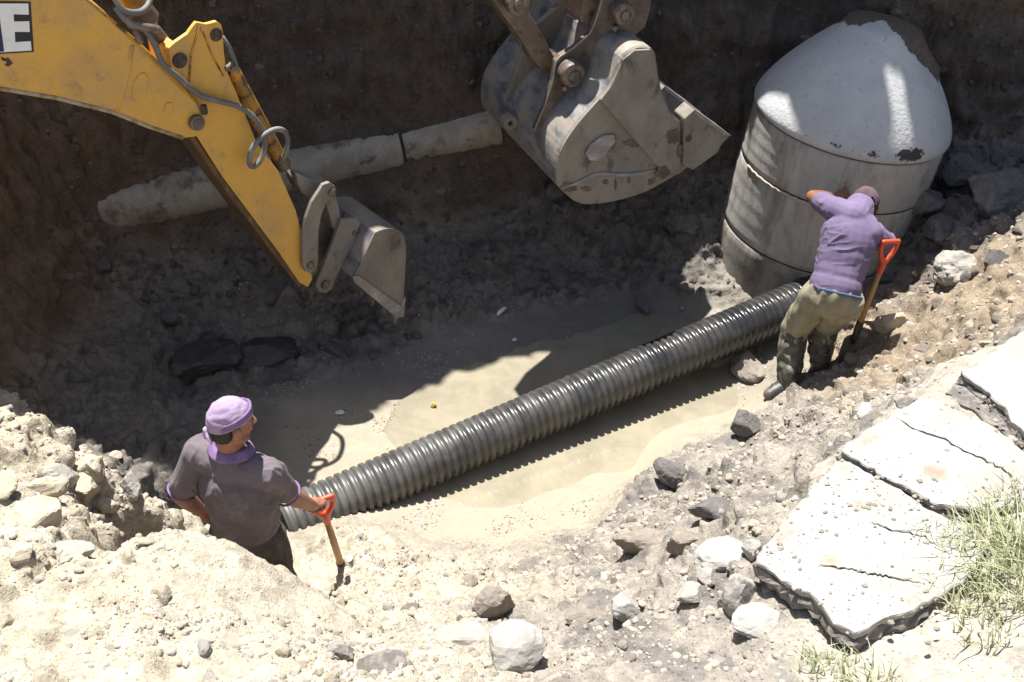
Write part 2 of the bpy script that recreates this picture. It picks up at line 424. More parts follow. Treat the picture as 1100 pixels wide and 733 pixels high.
def base_z(x, y):
    x = np.asarray(x, float).ravel(); y = np.asarray(y, float).ravel(); z = np.empty(len(x))
    for s in range(0, len(x), 40000):
        q = slice(s, s + 40000)
        d = np.sqrt((x[q, None] - cp[None, :, 0]) ** 2 + (y[q, None] - cp[None, :, 1]) ** 2)
        z[q] = -np.sqrt(d * d + .01) @ _w[:len(cp)] + _w[len(cp)] + _w[len(cp) + 1] * x[q] + _w[len(cp) + 2] * y[q]
    r = np.sqrt(x ** 2 + (y - 4) ** 2); k = sstep(9, 16, r)
    z = z * (1 - k) + 2.3 * k
    s = y - wall_line(x)
    top = shade_crest(x) - .6
    wz = np.where(s < .38, 1.45 * sstep(-.12, .46, s) / sstep(-.12, .46, .38), 1.45 + (top - 1.45) * np.clip((s - .38) / .22, 0, 1))
    wz = np.where(s < -.12, 0, wz) * (1 - sstep(4.5, 9, s)) 
    sl = (-3.02 + .12 * (y - 5)) - x
    lz = np.where(sl < .3, 1.2 * sstep(-.12, .42, sl), 1.2 * sstep(-.12, .42, .3) + 1.5 * np.clip((sl - .3) / .6, 0, 1)) * sstep(4.1, 4.9, y) * (1 - sstep(3, 8, sl))
    lz = np.where(sl < -.12, 0, lz)
    return z + np.maximum(wz, lz), s, sl

def axis_coords(dense0, dense1, step, far):
    a = list(np.arange(dense0, dense1, step)); g = step; lo, hi = a[0], a[-1]
    up, dn = [], []
    while hi < far: g *= 1.22; hi += g; up.append(hi)
    g = step
    while lo > -far: g *= 1.22; lo -= g; dn.append(lo)
    return np.array(dn[::-1] + a + up)

gx = axis_coords(-3.5, 3.9, .0135, 400); gy = axis_coords(1.75, 8.25, .0155, 400)
gy = np.sort(np.unique(np.concatenate([gy[(gy < 1.75) | (gy > 4.7)], np.arange(1.75, 4.7, .0095)])))
nx, ny = len(gx), len(gy)
XX, YY = np.meshgrid(gx, gy); X, Y = XX.ravel(), YY.ravel()
Z0, S_far, S_left = base_z(X, Y)
Zg = Z0.reshape(ny, nx)
dzdx = np.gradient(Zg, gx, axis=1).ravel(); dzdy = np.gradient(Zg, gy, axis=0).ravel()
NRM = np.stack([-dzdx, -dzdy, np.ones_like(dzdx)], 1); NRM /= np.linalg.norm(NRM, axis=1)[:, None]
P = np.stack([X, Y, Z0], 1)

# zone weights for relief and soil colour
warp = fbm(P * 1.3, 3) * .25
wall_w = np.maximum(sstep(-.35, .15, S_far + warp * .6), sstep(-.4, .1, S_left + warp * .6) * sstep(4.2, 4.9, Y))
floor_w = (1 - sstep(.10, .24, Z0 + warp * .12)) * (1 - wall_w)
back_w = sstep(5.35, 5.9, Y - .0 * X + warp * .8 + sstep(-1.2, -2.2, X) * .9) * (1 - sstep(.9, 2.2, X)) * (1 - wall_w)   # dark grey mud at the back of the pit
back_w = np.maximum(back_w, sstep(-1.35, -1.75, X + warp * .3) * sstep(4.25, 4.6, Y + warp * .3) * (1 - wall_w) * sstep(1.05, .7, Z0))
clod_w = sstep(2.25, 2.7, X + warp) * sstep(5.7, 6.2, Y + warp) * (1 - wall_w)     # grey clods right of the manhole
silt_w = (1 - sstep(.03, .10, Z0 + warp * .05)) * (1 - wall_w)
bank_w = np.clip(1 - wall_w - floor_w - back_w, 0, 1)
right_w = sstep(-.6, .5, X + warp * 1.4)      # the greyer, asphalt-mixed bank on the right
slabz_w = np.exp(-((P - np.array(SLAB_P)) @ np.array(SLAB_N) + .075) ** 2 / .02) * sstep(.75, 1.0, X) * (Y < 4.3)
path_w = np.exp(-(((X + .95) / .55) ** 2 + ((Y - 2.55) / .35) ** 2))  # trodden smooth crest of the mound

# relief
OLD = [at_z(px, py, z) for px, py, z in [(90, 231, .66), (270, 190, .81), (431, 155, .88), (433, 154.5, .89), (545, 132, .985)]]
rough_amt = .22 + .78 * np.clip(bank_w * 1.0 + wall_w * 1.0 + back_w * 1.0 + clod_w, 0, 1)
rough_amt = rough_amt * (1 - .93 * silt_w) * (1 - .75 * path_w) * (1 - .75 * np.clip(slabz_w, 0, 1))
inside = (np.abs(X) < 6) & (Y > -1) & (Y < 10)
disp = np.zeros(len(P)); idx = np.nonzero(inside)[0]; Q = P[idx]
big = fbm(Q * 2.1, 3) * .055
mid = fbm(Q * 6.5 + 5, 4) * .034
Qw = Q + np.stack([fbm(Q * 5 + 3, 2), fbm(Q * 5 + 9, 2), fbm(Q * 5 + 15, 2)], 1) * .05
f1a, f2a, ida = worley(Qw * 8.5); lump_a = np.sqrt(np.clip(1 - (f1a / .62) ** 2, 0, 1)) * (.3 + .7 * ((ida * 37) % 101 / 101.0))
f1b, f2b, idb = worley(Qw * 21 + 7); lump_b = np.sqrt(np.clip(1 - (f1b / .62) ** 2, 0, 1)) * ((idb * 53) % 97 / 97.0)
cov = sstep(-.25, .35, fbm(Q * 1.7 + 31, 3))          # where lumps lie thick
fine = fbm(Q * 28, 3) * .009 - np.abs(perlin(Q * 13 + 40)) * .016 * sstep(-.1, .4, fbm(Q * 1.9 + 50, 2))
hor = 1 - np.clip(NRM[idx, 2], 0, 1)
strata = perlin(np.stack([Q[:, 0] * .5, Q[:, 1] * .5, Q[:, 2] * 5 + fbm(Q * .8, 2) * 1.2], 1)) * .07 * wall_w[idx]
scrape = perlin(np.stack([Q[:, 0] * 7 + fbm(Q, 2), Q[:, 1] * 7, Q[:, 2] * 1.0], 1)) * .05 * wall_w[idx]
lump_amp = .3 + .9 * cov * (1 - .35 * wall_w[idx]) + .8 * clod_w[idx] + .35 * back_w[idx]
d = rough_amt[idx] * (big + mid + lump_amp * (lump_a * .060 + lump_b * .028) - .02 + fine) + strata + scrape
for a_, b_ in zip([OLD[0].lerp(OLD[1], .22)] + OLD[1:-1], OLD[1:]):
    A_, B_ = np.array(a_), np.array(b_); tt = np.clip(((Q - A_) @ (B_ - A_)) / ((B_ - A_) @ (B_ - A_)), 0, 1); dd = np.linalg.norm(Q - A_ - tt[:, None] * (B_ - A_), axis=1)
    k_ = 1 - sstep(.20, .42, dd); d = d * (1 - .8 * k_) - k_ * .02
d += (1 - rough_amt[idx]) * fbm(Q * 3.3, 3) * .006 * (1 - silt_w[idx] * .4)
disp[idx] = d
P = P + NRM * disp[:, None]
P[~inside, 2] += 0.35 * fbm(P[~inside] * .07, 3) * sstep(8, 20, np.hypot(X, Y)[~inside])

faces = []
ii = np.arange((ny - 1) * nx).reshape(ny - 1, nx)[:, :-1].ravel()
FA = np.stack([ii, ii + 1, ii + 1 + nx, ii + nx], 1)
me = bpy.data.meshes.new('ground')
me.vertices.add(len(P)); me.vertices.foreach_set('co', P.astype(np.float32).ravel())
me.loops.add(len(FA) * 4); me.loops.foreach_set('vertex_index', FA.astype(np.int32).ravel())
me.polygons.add(len(FA)); me.polygons.foreach_set('loop_start', np.arange(0, len(FA) * 4, 4, dtype=np.int32))
me.polygons.foreach_set('loop_total', np.full(len(FA), 4, np.int32))
me.update(calc_edges=True); me.polygons.foreach_set('use_smooth', [True] * len(FA))

def lerp(c, w, col): return c * (1 - w[:, None]) + np.array(col)[None] * w[:, None]
n_lo = fbm(P * .9 + 3, 4); n_md = fbm(P * 4.2 + 11, 4)
col = np.tile(np.array([.395, .35, .272]), (len(P), 1))                       # pale dry subsoil of the near left bank
col = lerp(col, sstep(.0, .6, n_lo) * .6, (.37, .315, .225))                   # yellowish clay
col = lerp(col, right_w * .85, (.245, .22, .19))                              # greyer bank on the right
col = lerp(col, right_w * sstep(.0, .45, n_md) * .75, (.135, .124, .114))      # crumbled asphalt in it
col = lerp(col, sstep(1.6, 2.2, X) * sstep(4.2, 4.6, Y) * .75, (.245, .185, .12))  # brown earth right of the worker
col = lerp(col, np.clip(slabz_w * 1.1, 0, 1) * .8, (.40, .365, .30))
col = lerp(col, floor_w, (.30, .265, .21))
col = lerp(col, silt_w * .9, (.295, .255, .19))
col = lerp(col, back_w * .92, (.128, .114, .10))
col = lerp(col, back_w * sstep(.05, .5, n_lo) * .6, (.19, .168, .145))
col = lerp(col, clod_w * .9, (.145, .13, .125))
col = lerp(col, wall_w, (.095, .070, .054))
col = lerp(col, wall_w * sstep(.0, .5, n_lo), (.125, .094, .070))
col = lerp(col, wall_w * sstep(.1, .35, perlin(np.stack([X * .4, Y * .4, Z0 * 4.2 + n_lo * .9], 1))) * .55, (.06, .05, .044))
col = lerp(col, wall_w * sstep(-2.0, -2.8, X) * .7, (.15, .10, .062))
orange = wall_w * sstep(2.2, 3.2, X + n_md * .3) * np.exp(-((Z0 - 2.05 - .10 * n_md) / .14) ** 2)
col = lerp(col, np.clip(orange * .9, 0, 1), (.34, .20, .075))
wet = np.clip(silt_w * .55 + back_w * .85 + wall_w * .45, 0, 1)
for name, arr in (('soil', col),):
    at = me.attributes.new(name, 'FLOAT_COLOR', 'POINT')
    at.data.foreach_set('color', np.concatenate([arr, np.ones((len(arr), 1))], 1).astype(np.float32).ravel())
for name, arr in (('wet', wet), ('grit', np.clip(1 - silt_w * .8, 0, 1))):
    at = me.attributes.new(name, 'FLOAT', 'POINT'); at.data.foreach_set('value', arr.astype(np.float32))

def soil_material():
    m, nt, b = new_mat('soil'); L = nt.links.new
    tc = nt.nodes.new('ShaderNodeTexCoord'); co = tc.outputs['Object']
    a = nt.nodes.new('ShaderNodeAttribute'); a.attribute_name = 'soil'
    w = nt.nodes.new('ShaderNodeAttribute'); w.attribute_name = 'wet'
    g = nt.nodes.new('ShaderNodeAttribute'); g.attribute_name = 'grit'
    n1 = noise_node(nt, 9, 9, .68, co); n2 = noise_node(nt, 46, 6, .65, co)
    def mul(src, lo, hi, fmin=.25, fmax=.75):
        r = nt.nodes.new('ShaderNodeMapRange'); r.inputs['From Min'].default_value = fmin; r.inputs['From Max'].default_value = fmax
        r.inputs['To Min'].default_value = lo; r.inputs['To Max'].default_value = hi; L(src, r.inputs['Value'])
        c = nt.nodes.new('ShaderNodeCombineColor')
        for i in range(3): L(r.outputs['Result'], c.inputs[i])
        return c.outputs[0]
    c = mixc(nt, g.outputs['Fac'], a.outputs['Color'], mixc(nt, 1.0, a.outputs['Color'], mul(n1.outputs['Fac'], .62, 1.34), 'MULTIPLY'))
    c = mixc(nt, g.outputs['Fac'], c, mixc(nt, 1.0, c, mul(n2.outputs['Fac'], .74, 1.24), 'MULTIPLY'))
    # small pebbles of other stone mixed into the soil
    v = nt.nodes.new('ShaderNodeTexVoronoi'); v.inputs['Scale'].default_value = 75; L(co, v.inputs['Vector'])
    peb = ramp(nt, v.outputs['Distance'], .34, .24)
    sel = nt.nodes.new('ShaderNodeSeparateColor'); L(v.outputs['Color'], sel.inputs[0])
    def mmul(x, y):
        q = nt.nodes.new('ShaderNodeMath'); q.operation = 'MULTIPLY'; L(x, q.inputs[0])
        if isinstance(y, float): q.inputs[1].default_value = y
        else: L(y, q.inputs[1])
        return q.outputs[0]
    lightp = mmul(mmul(peb, ramp(nt, sel.outputs[0], .80, .84)), g.outputs['Fac'])
    darkp = mmul(mmul(peb, ramp(nt, sel.outputs[1], .84, .88)), g.outputs['Fac'])
    c = mixc(nt, mmul(lightp, .55), c, mixc(nt, 1.0, c, (1.7, 1.7, 1.75), 'MULTIPLY'))
    c = mixc(nt, mmul(darkp, .7), c, mixc(nt, 1.0, c, (.35, .34, .34), 'MULTIPLY'))
    L(c, b.inputs['Base Color'])
    r = nt.nodes.new('ShaderNodeMapRange'); r.inputs['To Min'].default_value = .96; r.inputs['To Max'].default_value = .42
    wn = nt.nodes.new('ShaderNodeMath'); wn.operation = 'MULTIPLY'; L(w.outputs['Fac'], wn.inputs[0]); L(ramp(nt, n1.outputs['Fac'], .35, .6), wn.inputs[1])
    L(wn.outputs[0], r.inputs['Value']); L(r.outputs['Result'], b.inputs['Roughness'])
    b.inputs['Specular IOR Level'].default_value = .3
    hb = nt.nodes.new('ShaderNodeMath'); hb.operation = 'MULTIPLY_ADD'; L(n2.outputs['Fac'], hb.inputs[0]); hb.inputs[1].default_value = .55
    L(n1.outputs['Fac'], hb.inputs[2])
    h2 = nt.nodes.new('ShaderNodeMath'); h2.operation = 'MULTIPLY_ADD'; L(peb, h2.inputs[0]); h2.inputs[1].default_value = .12; L(hb.outputs[0], h2.inputs[2])
    bp = nt.nodes.new('ShaderNodeBump'); bp.inputs['Distance'].default_value = .022
    bs = nt.nodes.new('ShaderNodeMapRange'); bs.inputs['To Min'].default_value = .06; bs.inputs['To Max'].default_value = .8
    L(g.outputs['Fac'], bs.inputs['Value']); L(bs.outputs['Result'], bp.inputs['Strength'])
    L(h2.outputs[0], bp.inputs['Height']); L(bp.outputs['Normal'], b.inputs['Normal'])
    return m
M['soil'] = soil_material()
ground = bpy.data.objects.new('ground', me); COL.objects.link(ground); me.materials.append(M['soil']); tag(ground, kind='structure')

dense = (X > -3.6) & (X < 4.1) & (Y > 1.5) & (Y < 8.5)
fmask = dense[FA].all(1)
remap = -np.ones(len(P), np.int64); keep = np.nonzero(dense)[0]; remap[keep] = np.arange(len(keep))
BVH = BVHTree.FromPolygons([tuple(p) for p in P[keep]], [tuple(q) for q in remap[FA[fmask]]])
def hit(px, py):
    r = ray(px, py).normalized(); loc, nor, i, dist = BVH.ray_cast(CAM, r)
    return (loc, nor) if loc is not None else (at_z(px, py, 1.0), Vector((0, 0, 1)))
def drop(x, y, top=9.0):
    loc, nor, i, dist = BVH.ray_cast(Vector((x, y, top)), Vector((0, 0, -1)))
    return loc if loc is not None else Vector((x, y, 0))

# ---------------------------------------------------------------- muddy water
def water():
    m, nt, b = new_mat('muddy water'); L = nt.links.new
    tc = nt.nodes.new('ShaderNodeTexCoord'); n = noise_node(nt, 2.2, 5, .55, tc.outputs['Object'], .6)
    n9 = noise_node(nt, 9, 6, .6, tc.outputs['Object'], .8); nm = nt.nodes.new('ShaderNodeMath'); nm.operation = 'MULTIPLY_ADD'; L(n9.outputs['Fac'], nm.inputs[0]); nm.inputs[1].default_value = .5; L(n.outputs['Fac'], nm.inputs[2])
    c = mixc(nt, ramp(nt, nm.outputs[0], .60, .95), (.285, .25, .182), (.222, .20, .145)); L(c, b.inputs['Base Color'])
    b.inputs['Roughness'].default_value = .09; b.inputs['IOR'].default_value = 1.33
    n2 = noise_node(nt, 26, 3, .5, tc.outputs['Object']); bp = nt.nodes.new('ShaderNodeBump'); bp.inputs['Strength'].default_value = .2; bp.inputs['Distance'].default_value = .006
    L(n2.outputs['Fac'], bp.inputs['Height']); L(bp.outputs['Normal'], b.inputs['Normal'])
    w = MB(); xs = np.linspace(-2.0, 2.2, 22); ys = np.linspace(3.9, 6.9, 16); vs = [(x, y, -.012) for y in ys for x in xs]
    w.add(vs, [(j * 22 + i, j * 22 + i + 1, (j + 1) * 22 + i + 1, (j + 1) * 22 + i) for j in range(15) for i in range(21)])
    o = link_mesh('water', w.mesh('water', recalc=False), m); tag(o, kind='structure')
water()
# ---------------------------------------------------------------- machine arms, drawn in the vertical plane each arm works in
class ArmPlane:
    def __init__(s, px, py, depth, deg):
        s.O = CAM + ray(px, py) * depth; t = math.radians(deg)
        s.a = Vector((math.cos(t), math.sin(t), 0)); s.n = Vector((math.sin(t), -math.cos(t), 0))
    def pix(s, px, py, off=0.0):
        r = ray(px, py); q = s.O - s.n * off
        return CAM + r * ((q - CAM).dot(s.n) / r.dot(s.n))
    def uw(s, p): return ((p - s.O).dot(s.a), p.z - s.O.z)
    def pt(s, u, w, off=0.0): return s.O + s.a * u + Vector((0, 0, w)) - s.n * off
    def plate(s, mb, pxs, off, thick):
        return mb.prism([s.pix(x, y, off) for x, y in pxs], -s.n * thick)
    def prism_uw(s, mb, uws, off, thick):
        return mb.prism([s.pt(u, w, off) for u, w in uws], -s.n * thick)
    def pin(s, mb, px, py, off, r0, length, seg=24, ref=0.0):
        c = s.pix(px, py, ref) - s.n * (off - ref)
        return mb.cyl(c, c - s.n * length, r0, seg)

def sheet(poly, thick, inward):
    """closed outline of a bent sheet: polyline and its copy moved inward"""
    n = len(poly); inner = []
    for i in range(n):
        a = Vector(poly[max(i - 1, 0)]); b = Vector(poly[min(i + 1, n - 1)]); t = (b - a).normalized()
        m = Vector((-t.y, t.x))
        if m.dot(Vector(inward) - Vector(poly[i])) < 0: m = -m
        inner.append(Vector(poly[i]) + m * thick)
    return [Vector(p) for p in poly], inner

def smooth_poly(pts, n=3):
    """Catmull-Rom through open polyline"""
    pts = [Vector(p) for p in pts]; out = []
    for i in range(len(pts) - 1):
        p0, p1, p2, p3 = pts[max(i - 1, 0)], pts[i], pts[i + 1], pts[min(i + 2, len(pts) - 1)]
        for k in range(n):
            t = k / n
            out.append(.5 * ((2 * p1) + (p2 - p0) * t + (2 * p0 - 5 * p1 + 4 * p2 - p3) * t * t + (3 * p1 - p0 - 3 * p2 + p3) * t ** 3))
    return out + [pts[-1]]

def extrude_sheet(arm, mb, outline, thick, inward, off0, off1):
    o, i = sheet(outline, thick, inward); n = len(o)
    vs = []
    for off in (off0, off1):
        vs += [arm.pt(p.x, p.y, off) for p in o] + [arm.pt(p.x, p.y, off) for p in i]
    fs = []
    for k in range(n - 1):
        fs += [(k, k + 1, 2 * n + k + 1, 2 * n + k), (n + k, 3 * n + k, 3 * n + k + 1, n + k + 1), (k, n + k, n + k + 1, k + 1), (2 * n + k, 2 * n + k + 1, 3 * n + k + 1, 3 * n + k)]
    fs += [(0, 2 * n, 3 * n, n), (n - 1, 2 * n - 1, 4 * n - 1, 3 * n - 1)]
    return mb.add(vs, fs)

# ================= yellow backhoe arm
A1 = ArmPlane(345, 300, 7.0, 40)
bh = thing('backhoe_arm', 'yellow backhoe arm with small dirty bucket reaching down over the mud', 'backhoe', A1.pix(345, 300, .13))
YO = -.045      # near face of the boom
BW = .35        # boom width
boom_px = [(-330, 215), (-190, 135), (-90, 100), (0, 96), (60, 106), (120, 121), (160, 137), (196, 149), (212, 147), (221, 138), (222, 124), (210, 110), (188, 88), (165, 64), (140, 41), (114, 18), (92, -1), (60, -34), (0, -70), (-90, -95), (-190, -80), (-330, 20)]
mb = MB(); A1.plate(mb, boom_px, YO, BW)
boom = mb.build('boom', M['yellow'], bh, bevel=.008)
# raised pressings and edge strips on the boom side
mb = MB()
def ring_px(cx, cy, rx, ry, rot, off, n=28, start=0, end=360):
    return [A1.pix(cx + rx * math.cos(math.radians(t)) * math.cos(rot) - ry * math.sin(math.radians(t)) * math.sin(rot),
                   cy + rx * math.cos(math.radians(t)) * math.sin(rot) + ry * math.sin(math.radians(t)) * math.cos(rot), off) for t in np.linspace(start, end, n, endpoint=(end - start) < 360)]
for cx, cy, rx, ry, rt in ((151, 95, 8, 17, .25), (182, 117, 5, 7, .2)):
    o_ = [A1.pix(cx + rx * math.cos(t) * math.cos(rt) - ry * math.sin(t) * math.sin(rt), cy + rx * math.cos(t) * math.sin(rt) + ry * math.sin(t) * math.cos(rt), YO - .007) for t in np.linspace(0, 2 * math.pi, 30, endpoint=False)]
    mb = MB(); mb.prism(o_, -A1.n * .02); mb.build('pressed_boss', M['yellow'], boom, bevel=.006, seg=3)
mb = MB(); mb.tube([A1.pix(x, y, YO + .012) for x, y in [(141, 48), (137, 75), (131, 100), (124, 120)]], .018, 10)
mb.build('pressed_rib', M['yellow'], boom, smooth=True)
mb = MB(); mb.tube([A1.pix(x, y, YO + .004) for x, y in [(-90, 99), (0, 95), (60, 105), (120, 120), (160, 136), (196, 148)]], .012, 8)
mb.build('edge_strip', surf('bare edge', (.42, .33, .22), (.25, .16, .07), 20, .4, .6, rough=.7, bump=.2), boom, smooth=True)
mb = MB(); A1.plate(mb, [(196, 151), (160, 139), (120, 123), (60, 108), (0, 98), (-90, 102), (-90, 101), (0, 97), (60, 107), (120, 122), (160, 138), (197, 150)], YO + .02, BW - .04)
mb = MB(); mb.tube([A1.pix(x, y, YO + .012) for x, y in [(92, -2), (114, 17), (140, 40), (165, 63), (188, 87), (209, 109)]], .011, 8)
mb.build('edge_strip', M['yellow_dirty'], boom, smooth=True)
# the maker's panel: white lettering on black
mb = MB(); A1.plate(mb, [(-14, 1), (33, 2), (36.5, 56), (-11, 59)], YO - .003, .003)
panel = mb.build('nameplate', M['black'], boom)
mb = MB(); A1.plate(mb, [(-12, 4), (30.5, 4), (31, 16), (14.5, 15.5), (15.2, 23.5), (31.4, 23), (32, 34.5), (15.8, 34.5), (16.4, 45.5), (33, 44.5), (34, 54.5), (-9, 57)], YO - .005, .002)
mb.build('letter', M['white'], panel)
mb = MB(); A1.plate(mb, [(-1, 14), (4.5, 55.6), (-9, 56.6)], YO - .0062, .0012)
mb.build('letter_gap', M['navy'], panel)
# scrapes where the paint is off the boom
mb = MB()
for pl in [[(1, 61), (6, 63), (9, 62), (14, 68), (9, 72), (5, 70), (8, 67), (2, 65)]]:
    A1.plate(mb, pl, YO - .002, .002)
mb.build('paint_scrape', M['pin_dark'], boom)
# dipper
DW = .26
dip_low = [(181, 53), (189, 46), (203, 62), (222, 66), (240, 56), (243, 74), (256, 104), (276, 153), (300, 185), (318, 226), (331, 275), (336, 300), (331, 309), (322, 304), (300, 272), (239, 190), (206, 138), (188, 92)]
mb = MB(); A1.plate(mb, dip_low, .004, DW - .008); dipper = mb.build('dipper', M['yellow'], bh, bevel=.007)
head = [(183, 66), (181, 52), (189, 45), (202, 36), (207, 29), (211, 24), (221, 26), (226, 25), (233, 23), (238, 27), (240, 36), (240.5, 52), (243, 74), (222, 100), (206, 110), (190, 92)]
for off in (0, DW - .028):
    mb = MB(); A1.plate(mb, head, off, .028); mb.build('head_plate', M['yellow'], dipper, bevel=.004)
# rear face along the left-lower edge, darker brown than the sides
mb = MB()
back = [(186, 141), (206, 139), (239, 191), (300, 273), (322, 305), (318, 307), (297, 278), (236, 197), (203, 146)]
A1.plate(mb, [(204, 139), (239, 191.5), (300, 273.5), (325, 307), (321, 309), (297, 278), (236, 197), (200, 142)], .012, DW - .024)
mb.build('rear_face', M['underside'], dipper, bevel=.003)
mb = MB(); mb.tube([A1.pix(x, y, -.002) for x, y in [(214, 28), (205, 60), (202, 100)]], .006, 8)
mb.tube([A1.pix(x, y, -.002) for x, y in [(216, 30), (228, 60), (240, 82)]], .005, 8); mb.build('weld_seam', M['yellow_dirty'], dipper, smooth=True)
def pin_boss(arm, parent, px, py, off, r, out, mat1='pin_dark', seg=26, back_len=.1):
    mb = MB(); c = arm.pix(px, py, off)
    mb.lathe([(r, -back_len), (r, out * .6), (r * .93, out * .85), (r * .62, out * .9), (r * .6, out * 1.15), (r * .1, out * 1.2)], c, arm.n, seg)
    return mb.build('pin', M[mat1], parent, smooth=False, bevel=.002)
pin_boss(A1, bh, 193, 65, 0, .040, .012); pin_boss(A1, bh, 232, 37.5, 0, .034, .012); pin_boss(A1, bh, 210, 131, YO, .042, .035, 'pin')
mb = MB(); c = A1.pix(218, 117, YO); mb.box(c + A1.n * .012, (.03, .03, .05)); mb.build('keeper_plate', M['pin_dark'], bh, bevel=.003)
# dipper ram above the boom
mid = DW / 2
mb = MB(); mb.cyl(A1.pix(90, -75, mid), A1.pix(150, 12, mid), .062, 28); ram = mb.build('dipper_ram', M['yellow_dirty'], bh, smooth=False, bevel=.006)
mb = MB(); mb.lathe([(.068, 0), (.072, .03), (.072, .09), (.05, .11), (.036, .13), (.036, .27)], A1.pix(146, 8, mid), A1.pix(192, 66, mid) - A1.pix(146, 8, mid), 28)
mb.build('ram_gland', M['steel_brown'], ram, bevel=.003)
mb = MB(); mb.cap(A1.pix(178, 52, mid), A1.pix(192, 65, mid), .045, .06); mb.build('ram_eye', M['steel_brown'], ram, smooth=True)
# bucket ram along the front of the dipper
e0, e1 = A1.pix(246, 70, mid), A1.pix(300, 170, mid)
dirn = (e1 - e0).normalized()
mb = MB(); mb.cyl(e0, e1, .043, 28); bram = mb.build('bucket_ram', M['yellow_dirty'], bh, bevel=.005)
mb = MB(); mb.lathe([(.046, -.02), (.05, 0), (.05, .055), (.04, .075), (.02, .085)], e1, dirn, 28); mb.build('ram_gland', M['steel_brown'], bram, bevel=.003)
mb = MB(); mb.cyl(e1, A1.pix(322, 201, mid), .019, 20); mb.build('ram_rod', M['chrome'], bram, smooth=True)
mb = MB(); mb.cap(A1.pix(236, 44, mid), A1.pix(247, 74, mid), .035, .042); mb.build('ram_eye', M['pin_dark'], bram, smooth=True)
mb = MB(); mb.tube([A1.pix(x, y, .01) for x, y in [(239, 40), (246, 50), (253, 68), (256, 78)]], .012, 10); mb.build('hose', M['hose'], bh, smooth=True)
mb = MB(); mb.cyl(A1.pix(247, 71, .02), A1.pix(247, 71, .02) + A1.n * .05, .014, 14); mb.cyl(A1.pix(242, 75, .0), A1.pix(250, 69, .0), .016, 14); mb.build('hose_fitting', M['pin'], bram, bevel=.002)
# hoses looping over the pivot
def spline(pts, n=6): return smooth_poly(pts, n)
h1 = [(118, -14, -.02), (126, 3, -.05), (134, 12, -.06), (150, 13, -.04), (160, 4, 0), (163, -14, .05)]
h2 = [(124, 8, -.05), (136, 22, -.07), (155, 32, -.05), (166, 48, -.06), (175, 68, -.075), (192, 84, -.08), (214, 102, -.05), (236, 109, -.035), (255, 114, -.04), (270, 124, -.05), (281, 139, -.06), (285, 153, -.06), (281, 170, -.06), (273, 179, -.06), (268, 175, -.07), (271, 160, -.08), (283, 146, -.085), (297, 139, -.07), (306, 142, -.02), (309, 152, .03), (306, 166, .06), (300, 174, .10)]
for hh in (h1, h2):
    mb = MB(); mb.tube(spline([A1.pix(*q) for q in hh]), .0155, 12); mb.build('hose', M['hose'], bh, smooth=True)
mb = MB(); mb.cap(A1.pix(140, 26, -.06), A1.pix(168, 32, -.06), .022); mb.cap(A1.pix(146, 34, -.05), A1.pix(150, 44, -.05), .018); mb.build('hose_fitting', M['pin'], bh, smooth=True)
# links
z3 = lambda x, y: (260 + x / 3.49, 140 + y / 3.49)
lk = [z3(*q) for q in [(305, 205), (330, 196), (349, 210), (355, 232), (345, 256), (318, 268), (298, 320), (287, 380), (285, 500), (276, 528), (256, 538), (238, 530), (229, 505), (227, 400), (240, 330), (262, 270)]]
for off in (-.035, DW + .005):
    mb = MB(); A1.plate(mb, lk, off, .03); mb.build('side_link', M['steel_mud'], bh, bevel=.004)
mb = MB(); A1.plate(mb, [z3(*q) for q in [(205, 165), (240, 178), (300, 195), (340, 205), (350, 235), (330, 255), (300, 245), (262, 262), (230, 240), (210, 205)]], .06, .14); mb.build('ram_clevis', M['steel_mud'], bh, bevel=.012)
pin_boss(A1, bh, *z3(336, 234), -.035, .028, .014, 'pin'); pin_boss(A1, bh, *z3(256, 506), -.035, .026, .012, 'pin')
mb = MB(); A1.plate(mb, [z3(*q) for q in [(310, 258), (352, 235), (372, 330), (352, 382), (340, 360)]], .05, .16); mb.build('push_link', M['steel_mud'], bh, bevel=.008)
# bucket
B0, B1 = -.12, .40
prof = smooth_poly([A1.uw(A1.pix(x, y, B0)) + (0,) for x, y in [(403, 250), (412, 246.5), (424, 246), (432, 251), (436, 266), (435, 300), (432.5, 336)]], 3)
prof = [(p.x, p.y) for p in prof]; back_ = [A1.uw(A1.pix(x, y, B0)) for x, y in [(380, 299), (403, 250)]]
cen = A1.uw(A1.pix(412, 280, B0))
bk = MB(); extrude_sheet(A1, bk, [Vector(p) for p in prof], .014, cen, B0 + .016, B1 - .016)
bucket = bk.build('bucket', M['steel_mud'], bh, smooth=False)
mb = MB(); extrude_sheet(A1, mb, [Vector(p) for p in back_], .016, cen, B0 + .016, B1 - .016); mb.build('back_plate', M['steel'], bucket)
for off in (B0, B1 - .016):
    mb = MB(); A1.prism_uw(mb, [back_[0]] + prof, off, .016)
    mb.build('side_plate', M['steel_mud'], bucket, bevel=.003)
